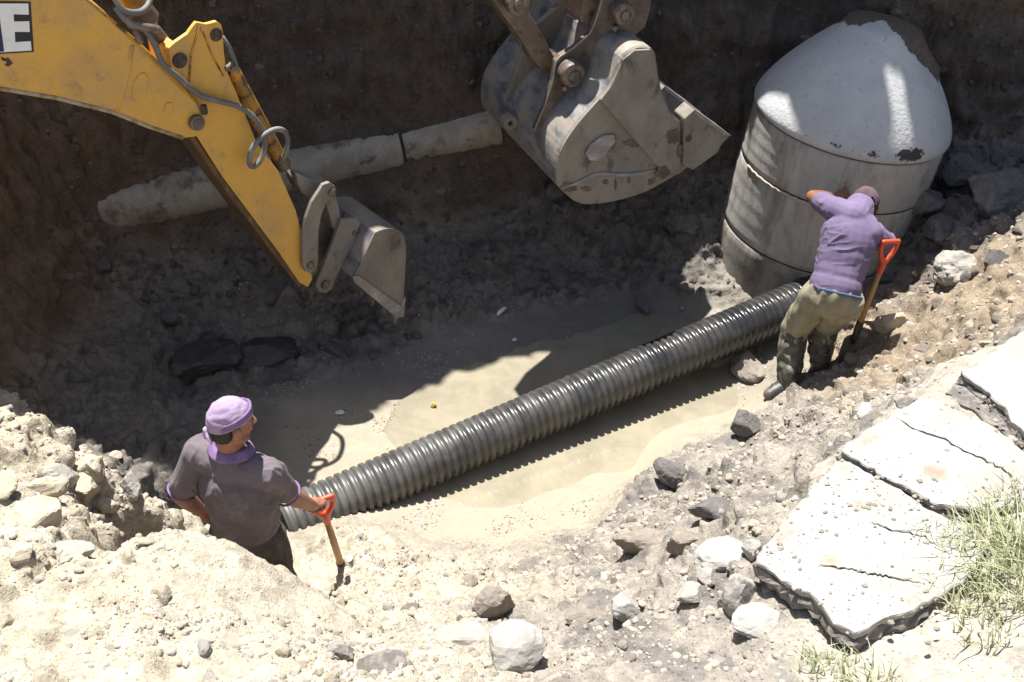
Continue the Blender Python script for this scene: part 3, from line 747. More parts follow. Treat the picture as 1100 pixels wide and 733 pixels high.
# side cutting strip and lip
mb = MB(); q = [A1.uw(A1.pix(x, y, B0)) for x, y in [(378, 297), (384, 295), (434, 331), (433, 340), (425, 341), (380, 303)]]
A1.prism_uw(mb, q, B0 - .012, .012); mb.build('side_cutter', M['steel'], bucket, bevel=.003)
mb = MB(); q = [A1.uw(A1.pix(x, y, B0)) for x, y in [(436, 318), (433, 341), (424, 341), (429, 330)]]
A1.prism_uw(mb, q, B0 - .004, B1 - B0 + .008); mb.build('cutting_lip', M['steel'], bucket, bevel=.003)
q0 = [A1.uw(A1.pix(x, y, B0)) for x, y in [(435, 328), (424, 336), (428, 352)]]
for k in range(4):
    mb = MB(); A1.prism_uw(mb, q0, B0 + .03 + k * .135, .05); mb.build('tooth', M['steel'], bucket, bevel=.004)
ear = [z3(*q) for q in [(372, 335), (432, 332), (446, 348), (420, 420), (350, 560), (336, 598), (312, 612), (288, 605), (278, 585), (285, 560), (318, 480)]]
for off in (.02, .21):
    mb = MB(); A1.plate(mb, ear, off, .028) if off == .02 else mb.prism([A1.pix(x, y, .02) - A1.n * .19 for x, y in ear], -A1.n * .028)
    mb.build('ear', M['steel_mud'], bucket, bevel=.004)
pin_boss(A1, bh, *z3(310, 578), .02, .028, .022, 'pin'); pin_boss(A1, bh, *z3(420, 385), .02, .014, .012, 'pin')

# ================= excavator with the big bucket
A2 = ArmPlane(640, 150, 6.9, 24)
ex = thing('excavator_arm', 'muddy excavator arm hanging a large toothed bucket above the puddle', 'excavator', A2.pix(640, 150, .5))
z4 = lambda x, y: (500 + x / 5.235, y / 5.235)
z5 = lambda x, y: (590 + x / 3.85, 40 + y / 3.85)
W2 = 1.22
back_px = [(700, 52), (690, 51), (681, 53), (668, 63), (660, 82), (654, 95), (644, 107), (621, 133), (605, 157), (599, 175), (598, 196), (605, 206), (624, 219), (657, 217), (694, 206), (730, 186)]
prof = [Vector(A2.uw(A2.pix(x, y))) for x, y in back_px]
prof = [Vector((p.x, p.y)) for p in smooth_poly([p.to_3d() for p in prof], 3)]
cen = Vector(A2.uw(A2.pix(685, 140)))
mb = MB(); extrude_sheet(A2, mb, prof, .022, cen, .025, W2 - .025)
buck = mb.build('bucket', M['steel'], ex, smooth=False)
front_px = [(704, 58), (707, 79), (711, 100), (720, 120), (731, 131), (732, 180)]
outline = [tuple(p) for p in prof] + [A2.uw(A2.pix(x, y)) for x, y in front_px[::-1]]
for off in (0, W2 - .025):
    mb = MB(); A2.prism_uw(mb, outline, off, .025); mb.build('side_plate', M['steel_mud'], buck, bevel=.004)
cut = [(645.5, 108), (656, 94), (662, 82), (669.5, 64.5), (682, 54.5), (699, 53.5), (703, 59), (706, 79), (710, 101), (719, 121), (730, 132), (731, 178), (717, 191)]
mb = MB(); A2.plate(mb, cut, -.022, .022); mb.build('side_cutter', M['steel_mud'], buck, bevel=.004)
mb = MB(); A2.plate(mb, [z5(*q) for q in [(150, 480), (172, 445), (225, 408), (268, 404), (276, 432), (240, 480), (205, 515), (168, 512)]], -.018, .018)
mb.build('patch_plate', M['steel'], buck, bevel=.006)
mb = MB(); mb.tube(smooth_poly([A2.pix(*z5(x, y), -.002) for x, y in [(50, 625), (110, 605), (170, 575), (220, 563), (300, 570), (380, 562), (445, 548)]], 4), [.007] * 4 + [.014] * 17 + [.011] * 4, 10)
mb.build('wear_bead', M['steel'], buck, smooth=True)
# dark wet mud splashes on the side plate
M['wet_mud'] = surf('wet dark mud', (.075, .055, .043), (.12, .09, .07), 14, .4, .6, rough=.5, bump=.6, bump_scale=60)
rs = random.Random(5)
for cx, cy, rx, ry in [(345, 438, 36, 17), (80, 622, 34, 20), (150, 628, 24, 10), (515, 410, 30, 34), (470, 560, 28, 26), (420, 600, 10, 14), (540, 470, 12, 30), (620, 385, 40, 14), (275, 610, 4, 22), (235, 600, 12, 10), (330, 590, 6, 14)]:
    pts = []
    for k in range(18):
        t = k / 18 * 2 * math.pi; q = .75 + .45 * rs.random()
        pts.append(z5(cx + rx * q * math.cos(t), cy + ry * q * math.sin(t)))
    off = -.022 if cx > 440 else 0.0
    mb = MB(); A2.plate(mb, pts, off - .004, .004); mb.build('mud_splash', M['wet_mud'], buck)
# lip, adapters and teeth
mb = MB(); lip = [A2.uw(A2.pix(x, y)) for x, y in [(716, 196), (732, 176), (745, 170), (748, 176), (733, 188)]]
A2.prism_uw(mb, lip, .026, W2 - .052); mb.build('cutting_lip', M['steel_mud'], buck, bevel=.004)
tooth = [A2.uw(A2.pix(*z5(*q))) for q in [(545, 520), (585, 543), (690, 470), (702, 440), (738, 402), (716, 382), (592, 292), (550, 330)]]
tip = [A2.uw(A2.pix(*z5(*q))) for q in [(655, 440), (705, 400), (716, 384), (742, 402), (738, 414), (700, 442), (690, 470)]]
for k in range(4):
    o = -.03 + k * .372
    mb = MB(); A2.prism_uw(mb, tooth, o, .135); t = mb.build('tooth', M['steel_mud'], buck, bevel=.01)
    mb = MB(); A2.prism_uw(mb, [z for z in [A2.uw(A2.pix(*z5(*q))) for q in [(592, 290), (716, 380), (742, 400), (712, 396), (588, 308)]]], o - .006, .147); mb.build('tooth_cap', M['steel'], t, bevel=.003)
    mb = MB(); c = A2.pt(*A2.uw(A2.pix(*z5(565, 410))), o); mb.cyl(c + A2.n * .008, c - A2.n * .02, .022, 14); mb.build('tooth_pin', M['pin_dark'], t, bevel=.002)
# ears carrying the two pins
E0, E1, ET = .30, .76, .045
ear = [(649, -30), (646, 2), (640, 22), (634, 36), (616, 52), (602, 60), (597, 66), (594, 88), (586, 112), (574, 140), (586, 136), (606, 118), (626, 96), (642, 68), (656, 46), (680, 42), (683, 0), (683, -30)]
for off in (E0, E1):
    mb = MB(); mb.prism([A2.pix(x, y, E0) - A2.n * (off - E0) for x, y in ear], -A2.n * ET); mb.build('ear', M['steel_brown'] if off == E0 else M['steel_mud'], buck, bevel=.005)
mb = MB(); mb.tube([A2.pix(x, y, E0 - .004) for x, y in [(649, -30), (646, 2), (640, 22), (634, 36), (616, 52), (602, 61), (597, 67), (594, 88), (586, 112), (574, 140)]], .006, 8); mb.build('ear_edge', M['steel'], buck, smooth=True)
def boss(px, py, r, out, parent):
    mb = MB(); c = A2.pix(px, py, E0 - out); mb.lathe([(r * .9, -out - .02), (r, -out + .01), (r, -.02), (r * .9, -.004), (r * .55, 0), (r * .55, -.006), (r * .4, -.006), (r * .38, .006), (.002, .008)], c, A2.n, 30)
    p = mb.build('pin', M['pin'], parent, smooth=False, bevel=.002)
    mb = MB(); mb.cyl(c + Vector((-.06, -.02, -.075)), c + Vector((-.06, .03, -.075)), .017, 8); mb.build('bolt', M['pin'], p, bevel=.002)
boss(617, 82, .082, .10, ex); boss(672, 17, .072, .09, ex)
mb = MB(); c = A2.pix(612, 80, E0); mb.cyl(c, c - A2.n * .5, .05, 24); mb.build('pin_shaft', M['pin_dark'], ex); mb = MB(); c = A2.pix(668, 15, E0); mb.cyl(c, c - A2.n * .5, .05, 24); mb.build('pin_shaft', M['pin_dark'], ex)
# lifting eye and stiffener gusset on the bucket back
mb = MB(); mb.lathe([(.018, -.03), (.05, -.03), (.05, .03), (.018, .03)], A2.pix(*z4(245, 685), .62), A2.n, 24, closed_prof=True); mb.build('lifting_eye', M['steel_mud'], buck, bevel=.003)
# tipping link
lk2 = [(505, -60), (529, 0), (543, 20), (557, 39), (570, 60), (581, 76), (590, 80), (598, 74), (596, 62), (584, 40), (569, 14), (556, -20), (545, -60)]
mb = MB(); A2.plate(mb, lk2, .44, .20); mb.build('tipping_link', M['steel_brown'], ex, bevel=.012)
mb = MB(); c = A2.pix(556, 3, .33); mb.lathe([(.07, -.1), (.075, 0), (.07, .03), (.045, .035), (.04, .05), (.002, .052)], c, A2.n, 28); mb.build('pin', M['pin'], ex, bevel=.002)
mb = MB(); mb.tube(smooth_poly([A2.pix(x, y, .52) for x, y in [(530, -30), (545, 22), (557, 42), (562, 55), (576, 68), (584, 78)]], 4), .008, 8); mb.build('hose', M['pin'], ex, smooth=True)
# dipper tip, dipper and boom (mostly above the picture)
up0 = A2.uw(A2.pix(668, 15, .5)); ub, wb = up0
mb = MB(); A2.prism_uw(mb, [(ub + .10, wb - .06), (ub + .02, wb - .11), (ub - .08, wb - .08), (ub - .26, wb + .0), (ub - .36, wb + .05), (ub - .34, wb + .35), (ub - .30, wb + .75), (ub + .16, wb + .75), (ub + .14, wb + .25), (ub + .13, wb + .05)], .37, .24)
mb.build('dipper', M['steel_brown'], ex, bevel=.012)
mb = MB(); mb.cyl(A2.pt(ub - .42, wb + .45, .49), A2.pt(ub - .38, wb + .8, .49), .06, 24); mb.build('bucket_ram', M['steel_brown'], ex)

# ================= concrete manhole
MH_B = Vector((2.14, 7.0, -.12)); tl = math.radians(8)
MH_A = Vector((math.sin(tl), .02, math.cos(tl))).normalized()
mh = thing('manhole', 'grey concrete manhole of stacked rings with a cone top, leaning slightly', 'manhole', MH_B)
MREF = Vector((0, -1, 0))
def ring(h0, h1, r, m_='concrete'):
    n = 12; prof = [(r - .07, h0), (r - .008, h0), (r, h0 + .009)] + [(r + .0025 * math.sin(k * 2.1), h0 + .014 + (h1 - h0 - .028) * k / n) for k in range(1, n)] + [(r, h1 - .009), (r - .008, h1), (r - .07, h1)]
    mb = MB(); mb.lathe(prof, MH_B, MH_A, 96, ref=MREF)
    o = mb.build('concrete_ring', M[m_], mh, smooth=True); return o
ring(-.15, .506, .668, 'concrete_wet'); ring(.514, 1.019, .662); ring(1.027, 1.392, .664)
for h, r, m_ in ((.51, .655, 'mortar'), (1.022, .657, 'mortar'), (1.395, .655, 'mortar')):
    me_ = MB(); n = 120; vs = []
    mb = MB(); mb.lathe([(.56, h - .02), (r - .002, h - .016), (r, h), (r - .002, h + .016), (.56, h + .02)], MH_B, MH_A, 96, ref=MREF); mb.build('joint', M[m_], mh, smooth=True)
# pale mortar smeared along the left of the upper joint
mb = MB(); pts = []
for t in np.linspace(-78, -28, 20):
    an = math.radians(t); x = MREF; y = MH_A.cross(x)
    pts.append(MH_B + MH_A * (1.02 + .004 * math.sin(t)) + (x * math.cos(an) + y * math.sin(an)) * .662)
mb.tube(pts, [.006 + .005 * abs(math.sin(i * 1.7)) for i in range(20)], 8); mb.build('mortar_smear', M['mortar_pale'], mh, smooth=True)

def cone_material():
    m, nt, b = new_mat('cone concrete'); L = nt.links.new
    tc = nt.nodes.new('ShaderNodeTexCoord'); co = tc.outputs['Object']
    n1 = noise_node(nt, 5, 8, .62, co); n2 = noise_node(nt, 38, 6, .6, co); n3 = noise_node(nt, 11, 6, .65, co, .4)
    c = mixc(nt, ramp(nt, n1.outputs['Fac'], .35, .65), (.42, .428, .43), (.49, .492, .485))
    c = mixc(nt, ramp(nt, n2.outputs['Fac'], .60, .70), c, (.30, .30, .30))
    at = nt.nodes.new('ShaderNodeAttribute'); at.attribute_name = 'mud'
    def addn(a, bv, k):
        q = nt.nodes.new('ShaderNodeMath'); q.operation = 'MULTIPLY_ADD'; L(bv, q.inputs[0]); q.inputs[1].default_value = k; L(a, q.inputs[2]); return q.outputs[0]
    f = ramp(nt, addn(at.outputs['Fac'], n3.outputs['Fac'], .9), .93, .96)
    c = mixc(nt, f, c, mixc(nt, ramp(nt, n2.outputs['Fac'], .4, .65), (.085, .066, .053), (.13, .10, .078)))
    at2 = nt.nodes.new('ShaderNodeAttribute'); at2.attribute_name = 'tar'
    f2 = ramp(nt, addn(at2.outputs['Fac'], n2.outputs['Fac'], .7), .86, .94)
    c = mixc(nt, f2, c, (.05, .048, .045)); L(c, b.inputs['Base Color']); b.inputs['Roughness'].default_value = .92
    bp = nt.nodes.new('ShaderNodeBump'); bp.inputs['Strength'].default_value = .7; bp.inputs['Distance'].default_value = .009
    L(n2.outputs['Fac'], bp.inputs['Height']); L(bp.outputs['Normal'], b.inputs['Normal'])
    return m
CH, CR = .63, .47
prof = [(.60, 1.40), (.664, 1.402), (.676, 1.415), (.680, 1.44)] + [(.68 - CR * (k / 44) ** 1.38, 1.44 + CH * k / 44) for k in range(1, 45)] + [(.12, 1.44 + CH + .02), (.02, 1.44 + CH + .03)]
mb = MB(); mb.lathe(prof, MH_B, MH_A, 180, ref=MREF)
cone = mb.build('cone', cone_material(), mh, smooth=True)
cv = np.array([tuple(v.co) for v in cone.data.vertices]) + np.array(MH_B)
hh = (cv - np.array(MH_B)) @ np.array(MH_A)
pxs = np.array([proj(v) for v in cv])
ctr = np.array(MH_B)[None] + hh[:, None] * np.array(MH_A)[None]
rel = cv - ctr; ang = np.arctan2(rel[:, 0], -rel[:, 1])        # 0 faces the camera side, + to the right
up = (hh - 1.44) / CH
# mud shed over the top and the right shoulder
edge = np.interp(ang, [-3.2, -1.2, -.9, -.5, 0, .35, .7, 1.0, 1.3, 1.6, 3.2], [.7, 1.0, 1.08, 1.12, 1.08, .98, .84, .68, .54, .44, .4])
mud = np.clip(.5 + (up - edge) * 3.0, 0, 1)
tar = np.zeros(len(cv))
for a0, da, u0, du, s in ((-.42, .2, .04, .08, .56), (-.05, .16, .04, .10, .6), (.33, .26, .05, .12, .75), (-.75, .14, .02, .06, .5), (.75, .2, .03, .05, .5)):
    tar = np.maximum(tar, s * np.exp(-((ang - a0) / da) ** 2 - ((up - u0) / du) ** 2))
lump = np.clip(mud - .55, 0, 1) * 2.2; nz = fbm(cv * 7, 4) * .5 + .6
nv_ = rel / np.maximum(np.linalg.norm(rel, axis=1), 1e-6)[:, None]
cone.data.vertices.foreach_set('co', (cv - np.array(MH_B) + nv_ * (lump * nz * .05)[:, None]).astype(np.float32).ravel())
for nme, arr in (('mud', mud), ('tar', tar)):
    a_ = cone.data.attributes.new(nme, 'FLOAT', 'POINT'); a_.data.foreach_set('value', arr.astype(np.float32))
# faded marker writing on the cone
def cone_pt(an, u):
    u_ = min(max(u, 0), 1); r = .68 - CR * u_ ** 1.38 + .0025; h = 1.44 + CH * u_
    x = MREF; y = MH_A.cross(x)
    return MH_B + MH_A * h + (x * math.cos(an) + y * math.sin(an)) * r
GL = {'C': [[(1, .85), (.6, 1), (.15, .8), (0, .45), (.2, .1), (.6, 0), (1, .15)]], 'S': [[(.95, .9), (.5, 1), (.1, .8), (.3, .55), (.8, .42), (.9, .15), (.5, 0), (.05, .1)]],
      'L': [[(.1, 1), (.1, 0), (.9, .03)]], 'G': [[(.95, .85), (.5, 1), (.1, .7), (.1, .25), (.5, 0), (.95, .2), (.95, .45), (.55, .45)]], 'U': [[(.05, 1), (.1, .2), (.5, 0), (.9, .2), (.95, 1)]],
      'A': [[(0, 0), (.5, 1), (1, 0)], [(.2, .38), (.8, .38)]], 'E': [[(.95, 1), (.05, 1), (.05, 0), (.95, 0)], [(.05, .52), (.7, .52)]], 'R': [[(.05, 0), (.05, 1), (.7, .95), (.8, .7), (.6, .52), (.05, .5)], [(.5, .5), (.95, 0)]], '8': [[(.5, .52), (.15, .75), (.5, 1), (.85, .75), (.5, .52), (.1, .25), (.5, 0), (.9, .25), (.5, .52)]], '.': [[(.4, .4), (.6, .6)]]}
mb = MB()
for txt, a0, u0 in (('CSCL.', .12, .43), ('GUAS', .02, .345), ('8CGUE', -.06, .275)):
    for i, chx in enumerate(txt):
        for st in GL[chx]:
            pts = [cone_pt(a0 + (i * .062 + x * .043) * 1.25, u0 + y * .058) for x, y in st]
            if len(pts) > 1: mb.tube(pts, .0026, 6)
mb.build('handwriting', M['ink'], cone)

# ================= pipes
def corrugated(name, A, B, r, valley, pitch, mat, label=None, cat=None, parent=None, seg=44):
    A, B = Vector(A), Vector(B); L_ = (B - A).length; n = int(L_ / pitch); prof = [(r * .86, 0)]
    for k in range(n):
        h = k * pitch
        prof += [(valley, h + .02 * pitch), (valley, h + .22 * pitch), (r - .003, h + .34 * pitch), (r, h + .44 * pitch), (r, h + .78 * pitch), (r - .003, h + .88 * pitch), (valley, h + .98 * pitch)]
    prof += [(r * .86, n * pitch), (r * .84, n * pitch - .02), (r * .84, .02)]
    mb = MB(); mb.lathe(prof, A, B - A, seg, closed_prof=True)
    o = mb.build(name, mat, parent, org=None if parent else A, smooth=True)
    if label: tag(o, label, cat)
    return o
PA, PB = Vector((-1.30, 4.37, .065)), Vector((2.12, 6.32, .275))
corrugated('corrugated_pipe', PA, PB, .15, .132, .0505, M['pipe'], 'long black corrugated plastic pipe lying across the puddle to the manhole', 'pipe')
opp = OLD
oth = thing('old_pipe', 'dusty pale old pipe half buried in the dark far wall behind the yellow arm', 'pipe', opp[0])
corrugated('pipe_length', opp[0], opp[1], .175, .170, .09, M['old_pipe'], parent=oth)
corrugated('pipe_length', opp[1], opp[2], .172, .170, .12, M['old_pipe'], parent=oth)
corrugated('pipe_length', opp[3], opp[4], .15, .148, .12, M['old_pipe'], parent=oth)
# ---------------------------------------------------------------- broken concrete slabs on the right bank
def resample(poly, step):
    out = []
    for i in range(len(poly)):
        a, b = Vector(poly[i]), Vector(poly[(i + 1) % len(poly)]); n = max(1, int((b - a).length / step))
        out += [a.lerp(b, k / n) for k in range(n)]
    return out

def stain_slab():
    nt = M['slab'].node_tree; b = nt.nodes['Principled BSDF']; L = nt.links.new; c = b.inputs['Base Color'].links[0].from_socket
    geo = nt.nodes.new('ShaderNodeNewGeometry'); n = noise_node(nt, 22, 6, .65, geo.outputs['Position'], .4)
    for (px, py), rad, colr in (((1005, 505), .07, (.23, .145, .085)), ((893, 600), .06, (.26, .19, .12)), ((925, 540), .045, (.27, .20, .13))):
        p = at_slab(px, py, .02); d = nt.nodes.new('ShaderNodeVectorMath'); d.operation = 'DISTANCE'; L(geo.outputs['Position'], d.inputs[0]); d.inputs[1].default_value = p
        q = nt.nodes.new('ShaderNodeMath'); q.operation = 'MULTIPLY_ADD'; L(n.outputs['Fac'], q.inputs[0]); q.inputs[1].default_value = rad * 1.3; L(d.outputs['Value'], q.inputs[2])
        f = ramp(nt, q.outputs[0], rad * 1.7, rad * .6); fm = nt.nodes.new('ShaderNodeMath'); fm.operation = 'MULTIPLY'; L(f, fm.inputs[0]); fm.inputs[1].default_value = .85; c = mixc(nt, fm.outputs[0], c, colr)
    L(c, b.inputs['Base Color'])
stain_slab()
def slab(label, pxs, up=0.0, thick=.028, under=.042, tilt=(0, 0), seed=0, jag=.022, mat='slab', name='concrete_slab', group='broken slabs along the pit edge'):
    pts = [at_slab(x, y, up) for x, y in pxs]; c = sum(pts, Vector()) / len(pts)
    T = Matrix.Rotation(tilt[0], 3, 'X') @ Matrix.Rotation(tilt[1], 3, 'Y')
    pts = [c + T @ (p - c) for p in pts]
    rim = resample(pts, .022); n = len(rim)
    arr = np.array([tuple(p) for p in rim])
    def wob(f, s, amp): return np.stack([perlin(arr * f + s + 7 * k) for k in range(3)], 1) * amp
    j = wob(9, seed, jag) + wob(34, seed + 3, jag * .45); nv = np.array(T @ SLAB_N); j -= (j @ nv)[:, None] * nv
    cen = np.array(c)
    def ringv(inset, depth, amp, s):
        q = arr + j + wob(30, seed + s, amp) - nv * depth
        dirc = cen - q; dirc /= np.linalg.norm(dirc, axis=1)[:, None]
        return q + dirc * inset
    o = thing(name, label, 'slab', c - SLAB_N * (thick + under), group)
    def stack(rings, nm, m_, grid=True):
        mb = MB(); vs = np.concatenate(rings); fs = []
        for k in range(len(rings) - 1):
            for i in range(n):
                l = (i + 1) % n; fs.append((k * n + i, k * n + l, (k + 1) * n + l, (k + 1) * n + i))
        mb.add([Vector(v) for v in vs], fs)
        me_ = mb.mesh(nm, recalc=False)
        bm = bmesh.new(); bm.from_mesh(me_); bm.verts.ensure_lookup_table()
        for idxs in (range(n), range((len(rings) - 1) * n, len(rings) * n)):
            es = [bm.edges.get((bm.verts[idxs[i]], bm.verts[idxs[(i + 1) % n]])) for i in range(n)]
            bmesh.ops.triangle_fill(bm, edges=[e for e in es if e], use_beauty=True)
        bmesh.ops.recalc_face_normals(bm, faces=bm.faces); bm.to_mesh(me_); bm.free()
        return link_mesh(nm, me_, M[m_], o, smooth=False)
    stack([ringv(.004, 0, .002, 1), ringv(0, .006, .004, 2), ringv(.004, thick, .006, 3)], 'slab_top', mat)
    stack([ringv(.004, thick + .001, .010, 4), ringv(-.012, thick + .02, .022, 5), ringv(-.004, thick + .045, .024, 6), ringv(.02, thick + under, .02, 7)], 'asphalt_layer', 'asphalt')
    return o

SL1 = slab('large white slab at lower right with a hairline crack and grass growing over its edge', [(815, 600), (830, 575), (850, 548), (875, 520), (902, 492), (935, 508), (968, 528), (1000, 547), (1040, 566), (1058, 592), (1040, 622), (1010, 640), (965, 660), (922, 682), (900, 668), (888, 655), (868, 640), (845, 624)], .01, seed=1)
SL2 = slab('white slab with a rust stain, behind the crack from the largest slab', [(903, 484), (930, 464), (958, 446), (985, 428), (1010, 430), (1035, 446), (1065, 460), (1090, 478), (1112, 490), (1112, 540), (1060, 548), (1012, 543), (975, 524), (940, 506)], .012, tilt=(.012, -.01), seed=2)
slab('white slab cut by the right edge of the photo, farthest along the pit edge', [(1032, 400), (1060, 384), (1092, 362), (1130, 340), (1160, 440), (1120, 478), (1092, 455), (1066, 424)], .035, tilt=(.01, .015), seed=3)
slab('narrow grey crumbled strip of paving between the two far white slabs', [(1012, 420), (1032, 407), (1062, 428), (1090, 460), (1108, 482), (1090, 474), (1060, 452)], -.012, seed=4, mat='asphalt', jag=.02)
# cracks and loose dirt on the slabs
def crack(parent, pxs, up, wid, seed):
    pts = smooth_poly([at_slab(x, y, up) for x, y in pxs], 7); n = len(pts); rs = random.Random(seed); side = (pts[-1] - pts[0]).cross(SLAB_N).normalized(); vs = []
    for i, p in enumerate(pts):
        p = p + side * rs.gauss(0, .0035); w_ = wid * (.35 + rs.random()) * min(1, 4 * i / n, 4 * (n - 1 - i) / n) + .0005; vs += [p - side * w_, p + side * w_]
    mb = MB(); mb.add(vs, [(2 * i, 2 * i + 1, 2 * i + 3, 2 * i + 2) for i in range(n - 1)])
    mb.v += [v - SLAB_N * .004 for v in mb.v]; k = 2 * n
    mb.f += [tuple(q + k for q in f[::-1]) for f in mb.f]
    mb.build('crack', M['mortar'], parent)
crack(SL1, [(878, 607), (895, 608), (915, 611), (935, 616), (955, 619), (990, 626)], .0145, .0026, 1)
crack(SL1, [(935, 560), (955, 568), (985, 574), (1008, 586)], .0145, .0018, 2)
crack(SL2, [(962, 447), (985, 462), (1010, 470), (1040, 486), (1070, 500), (1100, 520)], .0165, .003, 3)

# ---------------------------------------------------------------- stones
def rock_verts(seed, sub=3, planes=11, sq=(1, 1, .7), rough=.05):
    rs = np.random.default_rng(seed)
    bm = bmesh.new(); bmesh.ops.create_icosphere(bm, subdivisions=sub, radius=1.0)
    v = np.array([tuple(x.co) for x in bm.verts]); f = [[q.index for q in p.verts] for p in bm.faces]; bm.free()
    nrm = rs.normal(size=(planes, 3)); nrm /= np.linalg.norm(nrm, axis=1)[:, None]; dk = rs.uniform(.55, .95, planes)
    dots = v @ nrm.T; r = np.min(np.where(dots > .05, dk[None] / np.maximum(dots, .05), 1.1), axis=1); r = np.minimum(r, 1.1)
    v = v * r[:, None]
    if rough: v = v * (1 + rough * fbm(v * 2.2 + seed, 3) + rough * .5 * fbm(v * 6 + seed, 2))[:, None]
    return v * np.array(sq), f

M['stone_pale'] = surf('pale clay stone', (.40, .35, .27), (.33, .28, .20), 9, .4, .65, (.45, .42, .36), 14, .56, .7, rough=.95, bump=.7, bump_scale=30, bump_dist=.008)
M['stone_grey'] = surf('grey stone', (.28, .26, .23), (.35, .325, .285), 9, .4, .65, (.2, .175, .15), 12, .58, .7, rough=.95, bump=.7, bump_scale=30, bump_dist=.008)
M['stone_white'] = surf('white concrete lump', (.33, .315, .29), (.255, .238, .21), 7, .42, .68, rough=.95, bump=.6, bump_scale=32, bump_dist=.008)
M['clod_brown'] = surf('brown clod', (.21, .18, .15), (.27, .235, .19), 10, .4, .65, (.13, .105, .085), 13, .56, .68, rough=.97, bump=.9, bump_scale=30, bump_dist=.01)
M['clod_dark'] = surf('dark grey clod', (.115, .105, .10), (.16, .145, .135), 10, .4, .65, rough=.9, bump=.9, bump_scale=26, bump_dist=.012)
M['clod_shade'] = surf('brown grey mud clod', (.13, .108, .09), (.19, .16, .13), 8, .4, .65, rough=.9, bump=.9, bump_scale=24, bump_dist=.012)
M['bank_clod'] = surf('crumbly earth', (.32, .285, .235), (.255, .225, .185), 12, .4, .65, (.18, .16, .135), 16, .58, .7, rough=.97, bump=.8, bump_scale=40, bump_dist=.008)
def stone(name, px, py, wpx, label, mat, seed, sq=(1, 1, .7), sink=.35, rotz=None, group=None, cat='stone', tilt=0, sub=4, rough=.06, planes=11):
    loc, nor = hit(px, py); depth = (loc - CAM).dot(Vector((0, CP, -SP))); r = wpx * depth / F / 2 * (.95 if group == 'stones on the left bank' else 1.08)
    v, f = rock_verts(seed, sub, planes, sq, rough)
    R = Matrix.Rotation(rotz if rotz is not None else seed * 1.3, 3, 'Z') @ Matrix.Rotation(tilt, 3, 'X')
    v = (np.array(R) @ v.T).T * r
    me_ = bpy.data.meshes.new(name); base = Vector(loc) + Vector((0, 0, r * sq[2] * (1 - 2 * sink) * .8))
    me_.from_pydata((v + np.array(base)).tolist(), [], f); me_.update()
    o = link_mesh(name, me_, M[mat], None, loc, smooth=False)
    return tag(o, label, cat, group)

G1 = 'stones on the left bank'
stone('stone', 38, 563, 64, 'largest pale wedge stone on the left bank, with a dark shadow beside it', 'stone_pale', 3, (1.1, .8, .42), .12, .3, G1, tilt=.25)
stone('stone', 47, 531, 48, 'tan block of stone at the head of the row above the wedge stone', 'stone_pale', 5, (1.1, .7, .55), .2, .5, G1, tilt=.3)
stone('stone', 8, 527, 40, 'pale stone cut by the left edge of the photo', 'stone_pale', 9, (1, .9, .7), .2, None, G1)
stone('stone', 60, 512, 40, 'greyish white stone behind the tan block on the left bank', 'stone_grey', 12, (1.2, .8, .6), .25, .2, G1)
stone('stone', 98, 508, 44, 'rounded yellowish lump on the rim of the left bank', 'stone_pale', 15, (1, .9, .8), .25, None, G1)
stone('stone', 93, 528, 42, 'yellowish lump in front of the rounded one on the rim', 'stone_pale', 18, (1, .9, .8), .25, None, G1)
stone('stone', 141, 527, 36, 'rounded grey stone, nearest to the worker on the left bank rim', 'stone_grey', 21, (1, .9, .85), .2, None, G1)
stone('stone', 26, 598, 30, 'small yellow clod tucked under the wedge stone', 'stone_pale', 23, (1, .9, .7), .25, None, G1)
stone('stone', 74, 596, 50, 'flat pale stone right of the wedge stone shadow', 'stone_grey', 27, (1.1, .9, .4), .3, .6, G1)
stone('stone', 112, 545, 30, 'small pale stone below the yellowish lumps', 'stone_pale', 29, (1, .8, .7), .3, None, G1)
stone('stone', 125, 492, 16, 'little pale stone at the shadow line of the left rim', 'stone_pale', 31, (1, .8, .7), .25, None, G1)
G2 = 'stones on the right bank'
stone('stone', 553, 705, 60, 'white triangular concrete lump at the bottom of the photo with black shade under it', 'stone_white', 41, (1, .9, .55), .05, .4, G2, tilt=.3, planes=7)
stone('stone', 500, 690, 62, 'flat pale lump left of the white triangular one', 'stone_grey', 44, (1.2, .8, .35), .3, .2, G2)
stone('asphalt_chunk', 404, 717, 52, 'flat purplish asphalt piece at the bottom of the near bank', 'asphalt', 46, (1.1, .9, .3), .3, .3, G2, 'asphalt')
stone('asphalt_chunk', 371, 702, 22, 'small dark asphalt piece just above the flat purplish one', 'asphalt', 48, (1, .8, .5), .2, None, G2, 'asphalt')
stone('clod', 532, 658, 42, 'brown clod with a bright top and a dark lower face, above the white lump', 'clod_brown', 51, (1, .8, 1.0), .2, None, G2, 'clod')
stone('stone', 627, 666, 36, 'flat brownish stone left of the round white one', 'clod_brown', 53, (1.2, .7, .45), .15, .3, G2)
stone('stone', 671, 660, 34, 'round white stone in the middle of the grey bank', 'stone_white', 57, (1, .95, .85), .1, None, G2)
stone('stone', 798, 650, 52, 'pale beige block leaning below the edge of the largest slab', 'stone_grey', 60, (.8, .6, 1.0), .2, .2, G2, tilt=-.3, planes=8)
stone('stone', 780, 603, 56, 'white broken concrete lump at the left tip of the largest slab', 'stone_white', 63, (1.1, .8, .5), .12, .3, G2, planes=8)
stone('stone', 807, 597, 26, 'small white lump wedged against the left tip of the largest slab', 'stone_white', 66, (.8, .8, .9), .15, None, G2)
stone('stone', 758, 622, 22, 'small pale stone below the white broken concrete lump', 'stone_grey', 69, (1, .9, .8), .2, None, G2)
